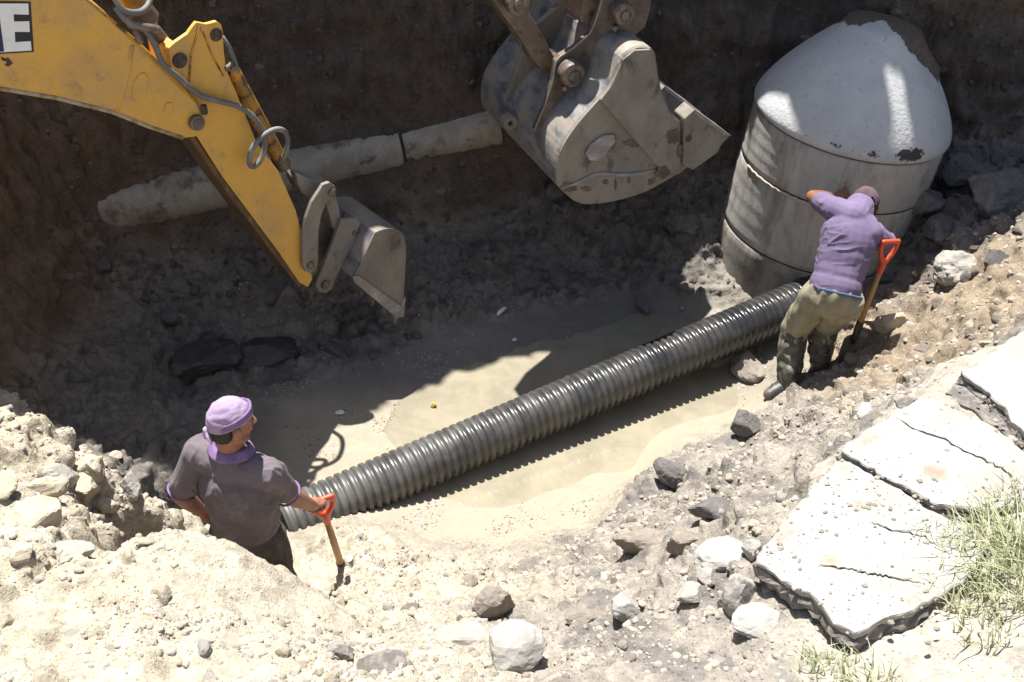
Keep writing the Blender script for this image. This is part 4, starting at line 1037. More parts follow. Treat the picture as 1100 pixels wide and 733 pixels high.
stone('stone', 774, 654, 20, 'slim upright stone left of the leaning beige block', 'stone_grey', 72, (.6, .6, 1.1), .2, None, G2)
stone('stone', 815, 670, 46, 'flat whitish stone below the leaning beige block', 'stone_white', 75, (1.1, .9, .4), .3, None, G2)
stone('clod', 690, 588, 54, 'broad brown clod overhanging a dark gap in the near bank', 'clod_brown', 78, (1.2, .7, .6), .15, .1, G2, 'clod')
stone('clod', 735, 588, 44, 'brown clod right of the broad overhanging one', 'clod_brown', 81, (1.1, .8, .6), .15, .4, G2, 'clod')
stone('clod', 720, 512, 36, 'dark crumbly clod at the water side of the near bank', 'clod_dark', 84, (1, .8, .8), .25, None, G2, 'clod')
stone('clod', 762, 552, 40, 'dark clod half way up the grey bank', 'clod_dark', 87, (1.2, .8, .6), .25, None, G2, 'clod')
stone('stone', 822, 564, 12, 'small grey pebble lying alone on the largest slab', 'stone_grey', 90, (1.1, .9, .6), .1, None, G2)
stone('stone', 799, 459, 30, 'dark grey square stone at the water edge below the far worker', 'clod_dark', 93, (1, 1, .8), .15, .2, G2, planes=8)
stone('stone', 801, 398, 36, 'muddy grey stone wedged under the black pipe', 'clod_brown', 96, (.8, 1.2, .7), .2, .4, G2)
stone('stone', 954, 353, 30, 'beige stone with a dark hollow under it, right of the leaning shovel', 'stone_pale', 99, (1.1, .9, .8), .1, None, G2)
stone('stone', 932, 520, 9, 'tiny stone near the crack between the two biggest slabs', 'stone_grey', 101, (1, .9, .7), .2, None, G2)
stone('stone', 975, 436, 26, 'dark broken lump in the notch between the slabs and the brown earth', 'asphalt', 104, (1.2, .8, .6), .3, None, G2)
stone('stone', 930, 445, 20, 'pale bit of broken slab above the rust stained slab', 'stone_white', 107, (1.2, .8, .5), .2, None, G2)
stone('stone', 742, 640, 30, 'pale crumbling stone between the round white one and the beige block', 'stone_grey', 109, (1, .9, .5), .3, None, G2)
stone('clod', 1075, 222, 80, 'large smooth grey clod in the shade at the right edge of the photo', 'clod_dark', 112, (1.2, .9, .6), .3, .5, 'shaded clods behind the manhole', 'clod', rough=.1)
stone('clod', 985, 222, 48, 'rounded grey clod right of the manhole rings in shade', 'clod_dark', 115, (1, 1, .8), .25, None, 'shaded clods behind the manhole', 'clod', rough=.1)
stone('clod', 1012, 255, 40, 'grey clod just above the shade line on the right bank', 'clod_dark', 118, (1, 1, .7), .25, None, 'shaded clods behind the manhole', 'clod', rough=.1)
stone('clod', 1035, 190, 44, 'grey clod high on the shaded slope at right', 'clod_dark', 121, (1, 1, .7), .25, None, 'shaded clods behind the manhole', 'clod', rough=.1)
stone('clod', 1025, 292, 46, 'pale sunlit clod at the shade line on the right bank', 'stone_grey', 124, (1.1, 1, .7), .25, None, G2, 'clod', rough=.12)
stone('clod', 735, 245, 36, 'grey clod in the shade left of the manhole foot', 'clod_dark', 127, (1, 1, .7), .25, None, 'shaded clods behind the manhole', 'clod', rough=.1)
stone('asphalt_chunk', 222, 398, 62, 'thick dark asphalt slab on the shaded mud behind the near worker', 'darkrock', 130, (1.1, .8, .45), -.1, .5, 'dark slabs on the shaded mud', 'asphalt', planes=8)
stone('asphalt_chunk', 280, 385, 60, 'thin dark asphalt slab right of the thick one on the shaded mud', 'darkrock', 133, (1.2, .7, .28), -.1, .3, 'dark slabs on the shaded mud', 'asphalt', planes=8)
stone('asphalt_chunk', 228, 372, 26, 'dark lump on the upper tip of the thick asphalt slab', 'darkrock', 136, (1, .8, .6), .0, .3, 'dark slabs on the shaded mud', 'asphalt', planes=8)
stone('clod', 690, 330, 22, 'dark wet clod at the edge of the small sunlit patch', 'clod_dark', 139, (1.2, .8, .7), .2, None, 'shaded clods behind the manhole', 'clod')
stone('stone', 733, 333, 7, 'white bit in the shaded water left of the sunlit patch', 'stone_white', 141, (1, .8, .5), .0, None, 'litter in the puddle', 'scrap', sub=2)
def scrap(name, px, py, w, label, mat, seed, sq=(1, .8, .4)):
    stone(name, px, py, w, label, mat, seed, sq, .0, None, 'litter in the puddle', 'scrap', sub=3, planes=7)
scrap('foam_scrap', 466, 438, 9, 'small yellow scrap lying in the sunlit puddle', 'yellow_scrap', 151, (.8, .7, 1))
scrap('paper_scrap', 538, 336, 12, 'long thin white scrap on the shaded mud under the big bucket', 'litter', 153, (1.4, .4, .3))
scrap('paper_scrap', 652, 385, 10, 'white bit floating in the shaded water beside the pipe', 'litter', 155)
scrap('paper_scrap', 365, 444, 9, 'white crumpled scrap on the gravelly edge of the sunlit mud', 'litter', 157)
scrap('paper_scrap', 552, 366, 6, 'tiny white crumb at the tip of the big bucket shadow', 'litter', 158)
scrap('paper_scrap', 922, 399, 9, 'small white scrap on brown earth near the leaning shovel', 'litter', 160)
scrap('paper_scrap', 375, 601, 8, 'white scrap beside the foot of the near shovel', 'litter', 163)

# medium clods: many alike, one mesh each of a few kinds
protos = [rock_verts(200 + k, 3, 7, (1, .85 + .1 * (k % 3), .6 + .1 * (k % 4)), .09) for k in range(8)]
def clod_field(n, xr, yr, smin, smax, mats, label, group, ok, seed):
    rs = random.Random(seed); made = 0; tries = 0; shared = {}
    while made < n and tries < n * 60:
        tries += 1
        x, y = rs.uniform(*xr), rs.uniform(*yr); p = drop(x, y); px, py = proj(p)
        if not (-10 < px < 1110 and -10 < py < 745) or not ok(px, py, p): continue
        k = rs.randrange(8); m_ = rs.choice(mats); r = smin * (smax / smin) ** (rs.random() ** 1.8) / 2
        if (k, m_) not in shared:
            v, f = protos[k]; me_ = bpy.data.meshes.new('clod'); me_.from_pydata(v.tolist(), [], f); me_.update(); me_.materials.append(M[m_]); shared[(k, m_)] = me_
        o = bpy.data.objects.new('clod', shared[(k, m_)]); COL.objects.link(o); o.location = p - Vector((0, 0, r * .1)); o.scale = (r, r, r)
        o.rotation_euler = (rs.uniform(-.6, .6), rs.uniform(-.6, .6), rs.uniform(0, 6.28)); tag(o, label, 'clod', group); made += 1
def inpoly(px, py, poly):
    c = False
    for i in range(len(poly)):
        (x0, y0), (x1, y1) = poly[i], poly[i - 1]
        if (y0 > py) != (y1 > py) and px < (x1 - x0) * (py - y0) / (y1 - y0) + x0: c = not c
    return c
SLABS_PX = [(805, 600), (900, 480), (985, 425), (1030, 398), (1092, 355), (1200, 340), (1200, 760), (930, 760), (920, 690)]
ok_left = lambda px, py, p: px < 430 and p.z > .8 and not (180 < px < 345 and py < 680) and p.y < 4.3
ok_right = lambda px, py, p: p.z > .42 and 430 < px and not inpoly(px, py, SLABS_PX) and p.y < 4.6
ok_earth = lambda px, py, p: px > 890 and py > 290 and not inpoly(px, py, SLABS_PX) and p.y > 4.0
ok_shade = lambda px, py, p: px > 950 and py < 310 and p.y < 7.2 and p.y > 5.3
ok_mud = lambda px, py, p: py < 440 and p.z < .8 and p.z > .06 and px < 700
clod_field(46, (-2.6, -.4), (1.9, 4.2), .03, .085, ['stone_pale', 'stone_pale', 'stone_grey'], 'small pale clod lying among the rubble of the left bank', 'small clods on the left bank', ok_left, 1)
clod_field(80, (-.5, 1.9), (1.9, 4.6), .03, .095, ['bank_clod', 'bank_clod', 'clod_brown', 'stone_grey', 'stone_pale'], 'small clod lying in the grey rubble of the near right bank', 'small clods on the right bank', ok_right, 2)
clod_field(45, (1.6, 3.4), (4.0, 6.2), .04, .12, ['clod_brown', 'stone_pale', 'clod_brown'], 'brown earth clod on the sunlit slope right of the far worker', 'earth clods on the right slope', ok_earth, 3)
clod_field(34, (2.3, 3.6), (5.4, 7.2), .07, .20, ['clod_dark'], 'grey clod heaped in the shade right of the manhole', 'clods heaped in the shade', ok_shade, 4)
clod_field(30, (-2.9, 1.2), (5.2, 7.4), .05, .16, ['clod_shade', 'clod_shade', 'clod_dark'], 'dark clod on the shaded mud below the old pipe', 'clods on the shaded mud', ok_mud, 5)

# fine rubble: nobody could count it
def rubble(name, n, regions, smin, smax, mats, seed):
    rs = np.random.default_rng(seed); small = [rock_verts(300 + k, 2, 6, (1, .85, .65), .05) for k in range(6)]
    V, Fs, MI = [], [], []; off = 0
    for (x0, x1, y0, y1, ok, share) in regions:
        made = 0; tries = 0; target = int(n * share)
        while made < target and tries < target * 12:
            tries += 1
            x, y = rs.uniform(x0, x1), rs.uniform(y0, y1)
            p = drop(x, y); px, py = proj(p)
            if not (-30 < px < 1130 and -30 < py < 770) or not ok(px, py, p): continue
            v, f = small[rs.integers(6)]; r = smin * (smax / smin) ** (rs.random() ** 2.4) / 2
            a = rs.uniform(0, 6.28); t = rs.uniform(-.7, .7)
            R = np.array(Matrix.Rotation(a, 3, 'Z') @ Matrix.Rotation(t, 3, 'X'))
            V.append((R @ v.T).T * r + np.array(p) + (0, 0, -r * .12)); Fs.append(np.array(f) + off); off += len(v)
            MI += [rs.integers(len(mats))] * len(f); made += 1
    V = np.concatenate(V); Fs = np.concatenate(Fs)
    me_ = bpy.data.meshes.new(name); me_.from_pydata(V.tolist(), [], Fs.tolist())
    for m_ in mats: me_.materials.append(M[m_])
    me_.polygons.foreach_set('material_index', np.array(MI, np.int32)); me_.update()
    o = bpy.data.objects.new(name, me_); COL.objects.link(o); return tag(o, kind='stuff')
noise_at = lambda p, f, s: float(perlin(np.array([[p.x * f + s, p.y * f, 0]]))[0])
ok_l = lambda px, py, p: p.z > .5 and px < 450 and not (190 < px < 345 and py < 660 and RNG.random() < .9) and noise_at(p, 2.2, 3) > -.35 + RNG.random() * .6
ok_r = lambda px, py, p: p.z > .2 and not inpoly(px, py, SLABS_PX) and noise_at(p, 2.2, 9) > -.5 + RNG.random() * .5
ok_e = lambda px, py, p: not inpoly(px, py, SLABS_PX)
rubble('rubble', 13000, [(-2.6, -.3, 1.8, 4.3, ok_l, .30), (-.6, 2.0, 1.8, 4.8, ok_r, .52), (1.5, 3.6, 4.0, 6.3, ok_e, .18)], .008, .045, ['stone_pale', 'bank_clod', 'stone_pale', 'bank_clod', 'stone_grey', 'stone_grey', 'clod_brown'], 21)
gz = lambda px, py, p: -.02 < p.z < .4 and (noise_at(p, 3.5, 5) > .0 + RNG.random() * .4)
M['bit_blue'] = surf('bluish bit', (.25, .33, .38), rough=.8, bump=0); M['bit_red'] = surf('reddish bit', (.33, .13, .09), rough=.8, bump=0)
rubble('gravel', 4200, [(-1.6, -.3, 4.7, 6.0, gz, .30), (-1.0, 1.2, 3.6, 4.8, gz, .44), (-2.2, .6, 5.2, 6.6, gz, .26)], .006, .022, ['stone_grey', 'clod_dark', 'stone_white', 'clod_brown', 'clod_dark', 'bit_blue', 'bit_red', 'stone_grey'], 22)

# stones showing in the cut face of the far wall
def embedded(n, seed):
    rs = np.random.default_rng(seed); small = [rock_verts(400 + k, 2, 7, (1, .85, .7), .07) for k in range(6)]; V, Fs, MI = [], [], []; off = 0
    for _ in range(n):
        px, py = rs.uniform(0, 1100), rs.uniform(-5, 330)
        loc, nor = hit(px, py)
        if loc.z < .1 or (loc.y < 5.6 and loc.x > -2) or loc.y > 9: continue
        v, f = small[rs.integers(6)]; r = .009 * (5 ** (rs.random() ** 2.2)) 
        R = np.array(Matrix.Rotation(rs.uniform(0, 6.28), 3, 'Z') @ Matrix.Rotation(rs.uniform(-1, 1), 3, 'X'))
        V.append((R @ v.T).T * r + np.array(loc) - np.array(nor) * r * .25); Fs.append(np.array(f) + off); off += len(v); MI += [min(3, int(rs.random() ** 2.6 * 4))] * len(f)
    me_ = bpy.data.meshes.new('embedded_stones'); me_.from_pydata(np.concatenate(V).tolist(), [], np.concatenate(Fs).tolist())
    for m_ in ('wall_clod', 'wall_clod', 'clod_shade', 'wall_clod'): me_.materials.append(M[m_])
    me_.polygons.foreach_set('material_index', np.array(MI, np.int32)); me_.update()
    o = bpy.data.objects.new('embedded_stones', me_); COL.objects.link(o); tag(o, kind='stuff')
M['wall_clod'] = surf('dark earth clod', (.10, .076, .06), (.07, .055, .045), 12, .4, .65, rough=.95, bump=.8, bump_scale=35, bump_dist=.008)
embedded(2300, 77)

# grit lying on the slabs, thick near their broken edges
def slab_grit(n, seed):
    rs = np.random.default_rng(seed); small = [rock_verts(500 + k, 1, 7, (1, .9, .6), .0) for k in range(5)]; V, Fs, MI = [], [], []; off = 0
    spots = [(900, 492, 30), (870, 530, 34), (835, 590, 26), (960, 530, 30), (1010, 550, 34), (985, 432, 26), (1035, 448, 30), (1060, 520, 60), (1000, 640, 46), (905, 660, 34), (1090, 480, 30), (930, 590, 70), (1060, 420, 50)]
    for _ in range(n):
        cx, cy, sg = spots[rs.integers(len(spots))]; px, py = rs.normal(cx, sg), rs.normal(cy, sg * .6)
        if not inpoly(px, py, SLABS_PX): continue
        p = at_slab(px, py, .012); v, f = small[rs.integers(5)]; r = .002 * 7 ** (rs.random() ** 2.2)
        g = hit(px, py)[0]
        if (g - CAM).length < (p - CAM).length: p = g
        R = np.array(Matrix.Rotation(rs.uniform(0, 6.28), 3, 'Z'))
        V.append((R @ v.T).T * r + np.array(p)); Fs.append(np.array(f) + off); off += len(v); MI += [rs.integers(4)] * len(f)
    me_ = bpy.data.meshes.new('grit'); me_.from_pydata(np.concatenate(V).tolist(), [], np.concatenate(Fs).tolist())
    for m_ in ('bank_clod', 'stone_grey', 'bank_clod', 'clod_brown'): me_.materials.append(M[m_])
    me_.polygons.foreach_set('material_index', np.array(MI, np.int32)); me_.update()
    o = bpy.data.objects.new('grit', me_); COL.objects.link(o); tag(o, kind='stuff')
slab_grit(750, 8)

# ---------------------------------------------------------------- grass
def blade_material():
    m, nt, b = new_mat('grass'); L = nt.links.new
    oi = nt.nodes.new('ShaderNodeAttribute'); oi.attribute_name = 'tone'
    cr = nt.nodes.new('ShaderNodeValToRGB'); cr.color_ramp.elements[0].color = (.20, .25, .11, 1); cr.color_ramp.elements[1].color = (.58, .53, .40, 1)
    e = cr.color_ramp.elements.new(.5); e.color = (.31, .35, .18, 1); e = cr.color_ramp.elements.new(.75); e.color = (.46, .45, .29, 1)
    L(oi.outputs['Fac'], cr.inputs[0]); L(cr.outputs[0], b.inputs['Base Color']); b.inputs['Roughness'].default_value = .6
    tr = nt.nodes.new('ShaderNodeBsdfTranslucent'); L(cr.outputs[0], tr.inputs['Color']); mx = nt.nodes.new('ShaderNodeMixShader'); mx.inputs[0].default_value = .3
    out = nt.nodes['Material Output']; L(b.outputs[0], mx.inputs[1]); L(tr.outputs[0], mx.inputs[2]); L(mx.outputs[0], out.inputs['Surface']); return m
def grass(n, tufts, seed):
    rs = random.Random(seed); V, Fc, tone = [], [], []
    for cx, cy, rad, share, hgt, lean in tufts:
        for _ in range(int(n * share)):
            a = rs.uniform(0, 6.283); q = rad * math.sqrt(rs.random()); px, py = cx + q * math.cos(a), cy + q * math.sin(a) * .7
            loc, nor = hit(px, py); p = Vector(loc) + Vector((0, 0, .0)); 
            h = .9 * hgt * rs.uniform(.45, 1.15); w_ = rs.uniform(.0016, .0036); az = rs.gauss(lean, 1.1); k = rs.uniform(.5, 1.5)
            d = Vector((math.cos(az), math.sin(az), 0)); s = Vector((-d.y, d.x, 0)); base = len(V); t_ = min(1, max(0, rs.gauss(.56, .27)))
            m_ = 6
            for i in range(m_ + 1):
                t = i / m_; c = p + d * (h * k * .75 * t ** 1.7) + Vector((0, 0, h * (t - .32 * k * t * t)))
                ww = w_ * (1 - t ** 2 * .92); V += [c - s * ww, c + s * ww]; tone += [t_, t_]
            for i in range(m_): Fc.append((base + 2 * i, base + 2 * i + 1, base + 2 * i + 3, base + 2 * i + 2))
    me_ = bpy.data.meshes.new('grass'); me_.from_pydata([tuple(v) for v in V], [], Fc); me_.materials.append(blade_material())
    at_ = me_.attributes.new('tone', 'FLOAT', 'POINT'); at_.data.foreach_set('value', tone); me_.update()
    o = bpy.data.objects.new('grass', me_); COL.objects.link(o); tag(o, kind='stuff')
grass(760, [(1075, 580, 34, .20, .17, 2.6), (1050, 600, 40, .16, .16, 2.9), (1030, 640, 34, .10, .13, 2.6), (1085, 640, 40, .14, .17, 2.4), (1010, 575, 22, .05, .15, 3.0), (1060, 680, 36, .06, .12, 2.2), (905, 735, 44, .12, .10, 2.0), (880, 718, 25, .03, .09, 2.2), (950, 745, 30, .05, .10, 1.6),
             (1090, 545, 20, .06, .18, 2.8), (1100, 610, 26, .09, .2, 2.8)], 5)
# ---------------------------------------------------------------- people
def frame(right, fwd, up):
    return Matrix((right, fwd, up)).transposed()
def V3(*a): return Vector(a)
def hand(mb, wrist, pd, nrm, thumb, curl=(35, 50, 35), spread=.0, thumb_curl=25, s=1.0):
    """palm plus four fingers and a thumb; pd wrist->knuckles, nrm out of the back of the hand, thumb = thumb side"""
    pd = Vector(pd).normalized(); nrm = Vector(nrm); nrm = (nrm - pd * nrm.dot(pd)).normalized(); th = Vector(thumb); th = (th - pd * th.dot(pd) - nrm * th.dot(nrm)).normalized()
    wrist = Vector(wrist)
    R = frame(th, pd, nrm)
    mb.ell(wrist + pd * .052 * s, (.043 * s, .058 * s, .019 * s), R, 16, 10)
    mb.cap(wrist, wrist + pd * .04 * s, .026 * s, .03 * s)
    for i, (o, l) in enumerate(((.030, .94), (.0105, 1.05), (-.0105, .98), (-.030, .78))):
        k = wrist + pd * (.095 - .004 * abs(i - 1.2)) * s + th * o * s
        mb.cap(wrist + pd * .05 * s + th * o * .8 * s, k, .013 * s, .0118 * s, 10, 3)
        d = (pd + th * spread * (1.2 - i)).normalized(); pts = [k]; a = 0
        for seg, c in zip((.044, .029, .022), curl):
            a += math.radians(c + 4 * i); dv = (d * math.cos(a) - nrm * math.sin(a)); pts.append(pts[-1] + dv * seg * l * s)
        mb.chain(pts, [.0105 * s, .0096 * s, .0088 * s, .0078 * s])
    b = wrist + pd * .025 * s + th * .022 * s - nrm * .006 * s
    d1 = (th * .75 + pd * .65 - nrm * .25).normalized(); a = math.radians(thumb_curl)
    p1 = b + d1 * .045 * s; d2 = (d1 * math.cos(a) + (pd * .5 - nrm * .8 - th * .3).normalized() * math.sin(a)).normalized()
    p2 = p1 + d2 * .034 * s; p3 = p2 + (d2 + (-nrm) * .3).normalized() * .026 * s
    mb.chain([b, p1, p2, p3], [.017 * s, .0125 * s, .011 * s, .009 * s])

def head_shape(mb, c, f, u, s=1.0):
    f = Vector(f).normalized(); u = Vector(u); u = (u - f * u.dot(f)).normalized(); r = f.cross(u); R = frame(r, f, u); c = Vector(c)
    P_ = lambda x, y, z: c + (r * x + f * y + u * z) * s
    E = lambda x, y, z, a, b, d: mb.ell(P_(x, y, z), (a * s, b * s, d * s), R, 20, 14)
    E(0, -.008, .025, .076, .094, .094); E(0, .022, -.045, .058, .066, .07); E(0, .062, -.092, .03, .026, .024)
    E(0, .06, .012, .058, .032, .04); E(0, .078, .028, .05, .014, .012)
    for k in (-1, 1):
        E(k * .038, .068, -.025, .022, .018, .022); E(k * .088, -.008, -.016, .017, .024, .036); E(k * .079, .004, -.034, .008, .011, .013)
        E(k * .05, .03, -.075, .018, .04, .02)
    mb.chain([P_(0, .094, .012), P_(0, .108, -.014), P_(0, .113, -.026)], [.008 * s, .011 * s, .014 * s])
    for k in (-1, 1): E(k * .014, .1, -.03, .009, .01, .008)
    E(0, .086, -.054, .024, .01, .006); E(0, .084, -.066, .021, .01, .007)
    return P_, R, r, f, u

def dome(name, mat, parent, P_, lim, rad, folds=.003, seed=0, thick=.004, centre=(0, -.008, .022)):
    """cloth following the skull from the crown down to a hem whose height changes round the head"""
    nphi, nth = 72, 26; vs, fs = [], []
    for j in range(nth + 1):
        for i in range(nphi):
            ph = 2 * math.pi * i / nphi; tm = math.radians(np.interp(math.degrees(ph), lim[0], lim[1])); th = max(tm * j / nth, .01)
            x, y, z = math.sin(th) * math.sin(ph), math.sin(th) * math.cos(ph), math.cos(th)
            q = np.array([[x * 2.2 + seed, y * 2.2, z * 5.5]]); w_ = 1 + float(fbm(q, 3)[0]) * folds / rad[0]
            vs.append(P_(centre[0] + x * rad[0] * w_, centre[1] + y * rad[1] * w_, centre[2] + z * rad[2] * w_))
    for j in range(nth):
        for i in range(nphi):
            l = (i + 1) % nphi; fs.append((j * nphi + i, j * nphi + l, (j + 1) * nphi + l, (j + 1) * nphi + i))
    mb = MB(); mb.add(vs, fs); o = mb.build(name, M[mat], parent, smooth=True)
    sm = o.modifiers.new('s', 'SOLIDIFY'); sm.thickness = thick; sm.offset = 1; return o

def torso(mb, R, neck, chest, waist, pelvis, g=0.0, w=1.0):
    mb.ell(chest, (.178 * w + g, .115 + g, .175 + g), R); mb.ell(chest.lerp(waist, .5), (.165 * w + g, .112 + g, .16 + g), R)
    mb.ell(waist, (.156 * w + g, .112 + g, .14 + g), R); mb.ell(pelvis, (.165 * w + g, .122 + g, .125 + g), R)

def creases(amp, axis, f=9, seed=0, thin=5):
    ax = np.array(axis, float); ax /= np.linalg.norm(ax)
    def fn(co, no):
        q0 = co + np.stack([perlin(co * 6 + seed), perlin(co * 6 + seed + 5), perlin(co * 6 + seed + 9)], 1) * .035
        al = (q0 @ ax)[:, None] * ax; q = (q0 - al) * f + al * f * .22 + seed
        a = np.clip(1 - np.abs(perlin(q)) * 1.6, 0, 1) ** thin
        b = np.clip(1 - np.abs(perlin(q * 1.9 + 31)) * 1.6, 0, 1) ** thin
        m = sstep(-.35, .3, fbm(co * 5 + seed + 50, 2))
        return amp * m * (a + .5 * b) + amp * .5 * fbm(q * .5 + 3, 2)
    return fn
def wrinkles(amp, axis=(0, 0, 1), f=13, seed=0, top=None):
    ax = np.array(axis, float); ax /= np.linalg.norm(ax)
    def fn(co, no):
        al = (co @ ax)[:, None] * ax; q = (co - al) * f + al * f * .33 + seed
        n1 = 1 - np.abs(perlin(q)) * 2.2
        n2 = fbm(co * f * .55 + 9 + seed, 2)
        return amp * (n1 * .75 + n2 * .8)
    return fn

# ================= near worker (back to the camera, hand on the shovel)
r1, f1, u1 = V3(.94, -.342, 0), V3(.342, .94, 0), V3(0, 0, 1)
R1 = frame(r1, f1, u1)
w1 = thing('person', 'worker in lilac headscarf and faded grey shirt, back turned, one hand on a shovel', 'person', (-1.16, 3.36, .2))
neck = V3(-1.165, 3.375, 1.555); chest = neck - u1 * .20 + f1 * -.0; waist = V3(-1.18, 3.40, 1.16); pelv = V3(-1.185, 3.405, 1.03)
shR, shL = neck + r1 * .160 - u1 * .045, neck - r1 * .165 - u1 * .03
elR, wrR = V3(-.978, 3.435, 1.265), V3(-.918, 3.585, 1.035)
elL, wrL = V3(-1.448, 3.425, 1.275), V3(-1.408, 3.53, 1.055)
hc = V3(-1.138, 3.365, 1.755)
mb = MB(); P1, HR, hr, hf, hu = head_shape(mb, hc, (.80, .56, -.16), (.05, .1, 1), .89)
mb.chain([neck - u1 * .03, neck + u1 * .05, hc - u1 * .06 - hf * .02], [.062, .056, .054])
torso(mb, R1, neck, chest, waist, pelv, 0, .9)
for s_, e_, w_ in ((shR, elR, wrR), (shL, elL, wrL)):
    mb.chain([neck + (s_ - neck) * .35 - u1 * .035, s_, s_.lerp(e_, .5), e_], [.06, .056, .048, .041])
    mb.chain([e_, e_.lerp(w_, .35), w_], [.041, .042, .027])
TOP1, BASE1 = V3(-.90, 3.672, .985), V3(-.888, 3.862, .30)
BAR1 = V3(.93, .37, 0).normalized()
hand(mb, wrR, (.12, .78, -.42), (.05, -.1, 1), -BAR1, (68, 74, 50), thumb_curl=60)
hand(mb, wrL, (.25, .3, -.9), (-.9, -.3, -.3), (.3, .9, .2), (22, 35, 25))
for k in (-1, 1):
    h = pelv + r1 * k * .085 - u1 * .05; kn = h + V3(0, .02, -.37) + r1 * k * .035; an = kn + V3(0, -.04, -.36)
    mb.chain([h, kn, an], [.085, .06, .042]); mb.cap(an - u1 * .03, an + f1 * .12 - u1 * .06, .04, .035)
body = link_mesh('body', blob(mb, .0058, 3), M['skin_dust'], w1)
mb = MB(); torso(mb, R1, neck, chest, waist - u1 * .01, pelv + u1 * .01, .013, .93)
mb.cap(neck - r1 * .10 - u1 * .045, neck + r1 * .10 - u1 * .045, .075); mb.cap(neck - u1 * .05, neck - u1 * .006, .097, .078)
for s_, e_ in ((shR, elR), (shL, elL)):
    mb.chain([neck + (s_ - neck) * .4 - u1 * .035, s_, s_.lerp(e_, .45), s_.lerp(e_, .74)], [.076, .068, .063, .061])
shirt = link_mesh('shirt', blob(mb, .0065, 5, wrinkle=creases(.011, (.25, .1, 1), 11, 3)), M['shirt_grey'], w1)
# collar, sleeve trim
mb = MB(); pts = []
for t in np.linspace(0, 360, 26, endpoint=False):
    a = math.radians(t); pts.append(neck + u1 * (.048 - .012 * math.cos(a - .0)) + (r1 * math.sin(a) * .078 + f1 * math.cos(a) * .070) + f1 * .012 - u1 * (.03 * max(0, math.cos(a))))
mb.tube(pts, .0125, 8, closed=True)
pts2 = [p + (p - neck - u1 * .03).normalized() * .014 - u1 * .018 for p in pts]; mb2 = MB(); n_ = len(pts)
mb.tube(pts2, .010, 8, closed=True)
vs, nn = [], 40
for rad, hh, fw in ((.064, .072, .014), (.071, .078, .012), (.082, .066, .008), (.091, .052, .003), (.095, .042, .0)):
    for t in np.linspace(0, 2 * math.pi, nn, endpoint=False):
        sl = .028 * max(0, math.cos(t)); vs.append(neck + f1 * fw + (r1 * math.sin(t) * rad * 1.06 + f1 * math.cos(t) * rad * .92) + u1 * (hh - sl - .006 + .004 * math.sin(3 * t)))
mb = MB(); mb.add(vs, [(j * nn + i, j * nn + (i + 1) % nn, (j + 1) * nn + (i + 1) % nn, (j + 1) * nn + i) for j in range(4) for i in range(nn)])
co1 = mb.build('collar', M['collar'], shirt, smooth=True); co1.modifiers.new('s', 'SOLIDIFY').thickness = .006
for s_, e_ in ((shR, elR), (shL, elL)):
    mb = MB(); d = (e_ - s_).normalized(); c = s_.lerp(e_, .90); x = d.orthogonal().normalized(); y = d.cross(x)
    mb.tube([c + (x * math.cos(t) + y * math.sin(t)) * .060 for t in np.linspace(0, 2 * math.pi, 24, endpoint=False)], .0055, 8, closed=True)
    mb.build('sleeve_trim', M['collar'], shirt, smooth=True)
mb = MB(); mb.ell(pelv - u1 * .0, (.178, .135, .13), R1)
for k in (-1, 1):
    h = pelv + r1 * k * .088 - u1 * .04; kn = h + V3(0, .02, -.37) + r1 * k * .035; an = kn + V3(0, -.04, -.34); mb.chain([h, kn, an], [.10, .082, .07])
link_mesh('trousers', blob(mb, .0075, 5, wrinkle=wrinkles(.013, (0, 0, 1), 12, 7)), M['trouser_dark'], w1)
for k in (-1, 1):
    an = pelv + r1 * k * .12 + V3(0, -.02, -.81); mb = MB(); mb.chain([an + u1 * .1, an, an + f1 * .14 - u1 * .035], [.055, .05, .04]); link_mesh('boot', blob(mb, .008, 4), M['boot'], w1)
mb = MB(); mb.ell(P1(0, -.048, -.035), (.062, .05, .055), HR); mb.ell(P1(.053, -.04, -.01), (.021, .032, .035), HR); mb.ell(P1(-.053, -.04, -.01), (.021, .032, .035), HR)
link_mesh('hair', blob(mb, .005, 2, wrinkle=lambda c, n: fbm(c * 60, 2) * .003), M['hair'], w1)
scarf = dome('headscarf', 'bandana', w1, P1, ([0, 60, 90, 130, 180, 230, 270, 300, 360], [76, 84, 90, 106, 114, 106, 90, 84, 76]), (.083, .103, .101), .0035, 2)
mb = MB(); pts = []
for t in np.linspace(-105, 128, 30):
    a = math.radians(t); thm = math.radians(np.interp(abs(t), [0, 60, 90, 130, 180], [70, 80, 88, 104, 112])) - .10
    pts.append(P1(math.sin(thm) * math.sin(a) * .085, -.008 + math.sin(thm) * math.cos(a) * .105, .022 + math.cos(thm) * .103))
for i in range(len(pts) - 1): mb.cap(pts[i], pts[i + 1], .0075, .0075, 8, 3); mb.cap(pts[i] + hu * .011, pts[i + 1] + hu * .011, .0065, .0065, 8, 3); mb.cap(pts[i] + hu * .021, pts[i + 1] + hu * .020, .005, .005, 8, 3)
link_mesh('headband_fold', blob(mb, .004, 3, wrinkle=wrinkles(.002, (0, 0, 1), 30, 1)), M['bandana_shade'], scarf)
mb = MB(); k0 = P1(-.028, -.108, -.028); mb.ell(k0, (.018, .014, .014), HR); mb.chain([k0, k0 - hu * .022 + hr * .03, k0 - hu * .034 + hr * .05], [.012, .012, .006]); mb.chain([k0, k0 - hu * .03 - hr * .015, k0 - hu * .05 - hr * .012], [.011, .011, .005])
link_mesh('knot', blob(mb, .0035, 2), M['bandana'], scarf)
for k in (-1, 1):
    mb = MB(); mb.ell(P1(k * .032, .082, .008), (.011, .009, .008), HR); mb.build('eye', M['pin_dark'], w1, smooth=True)

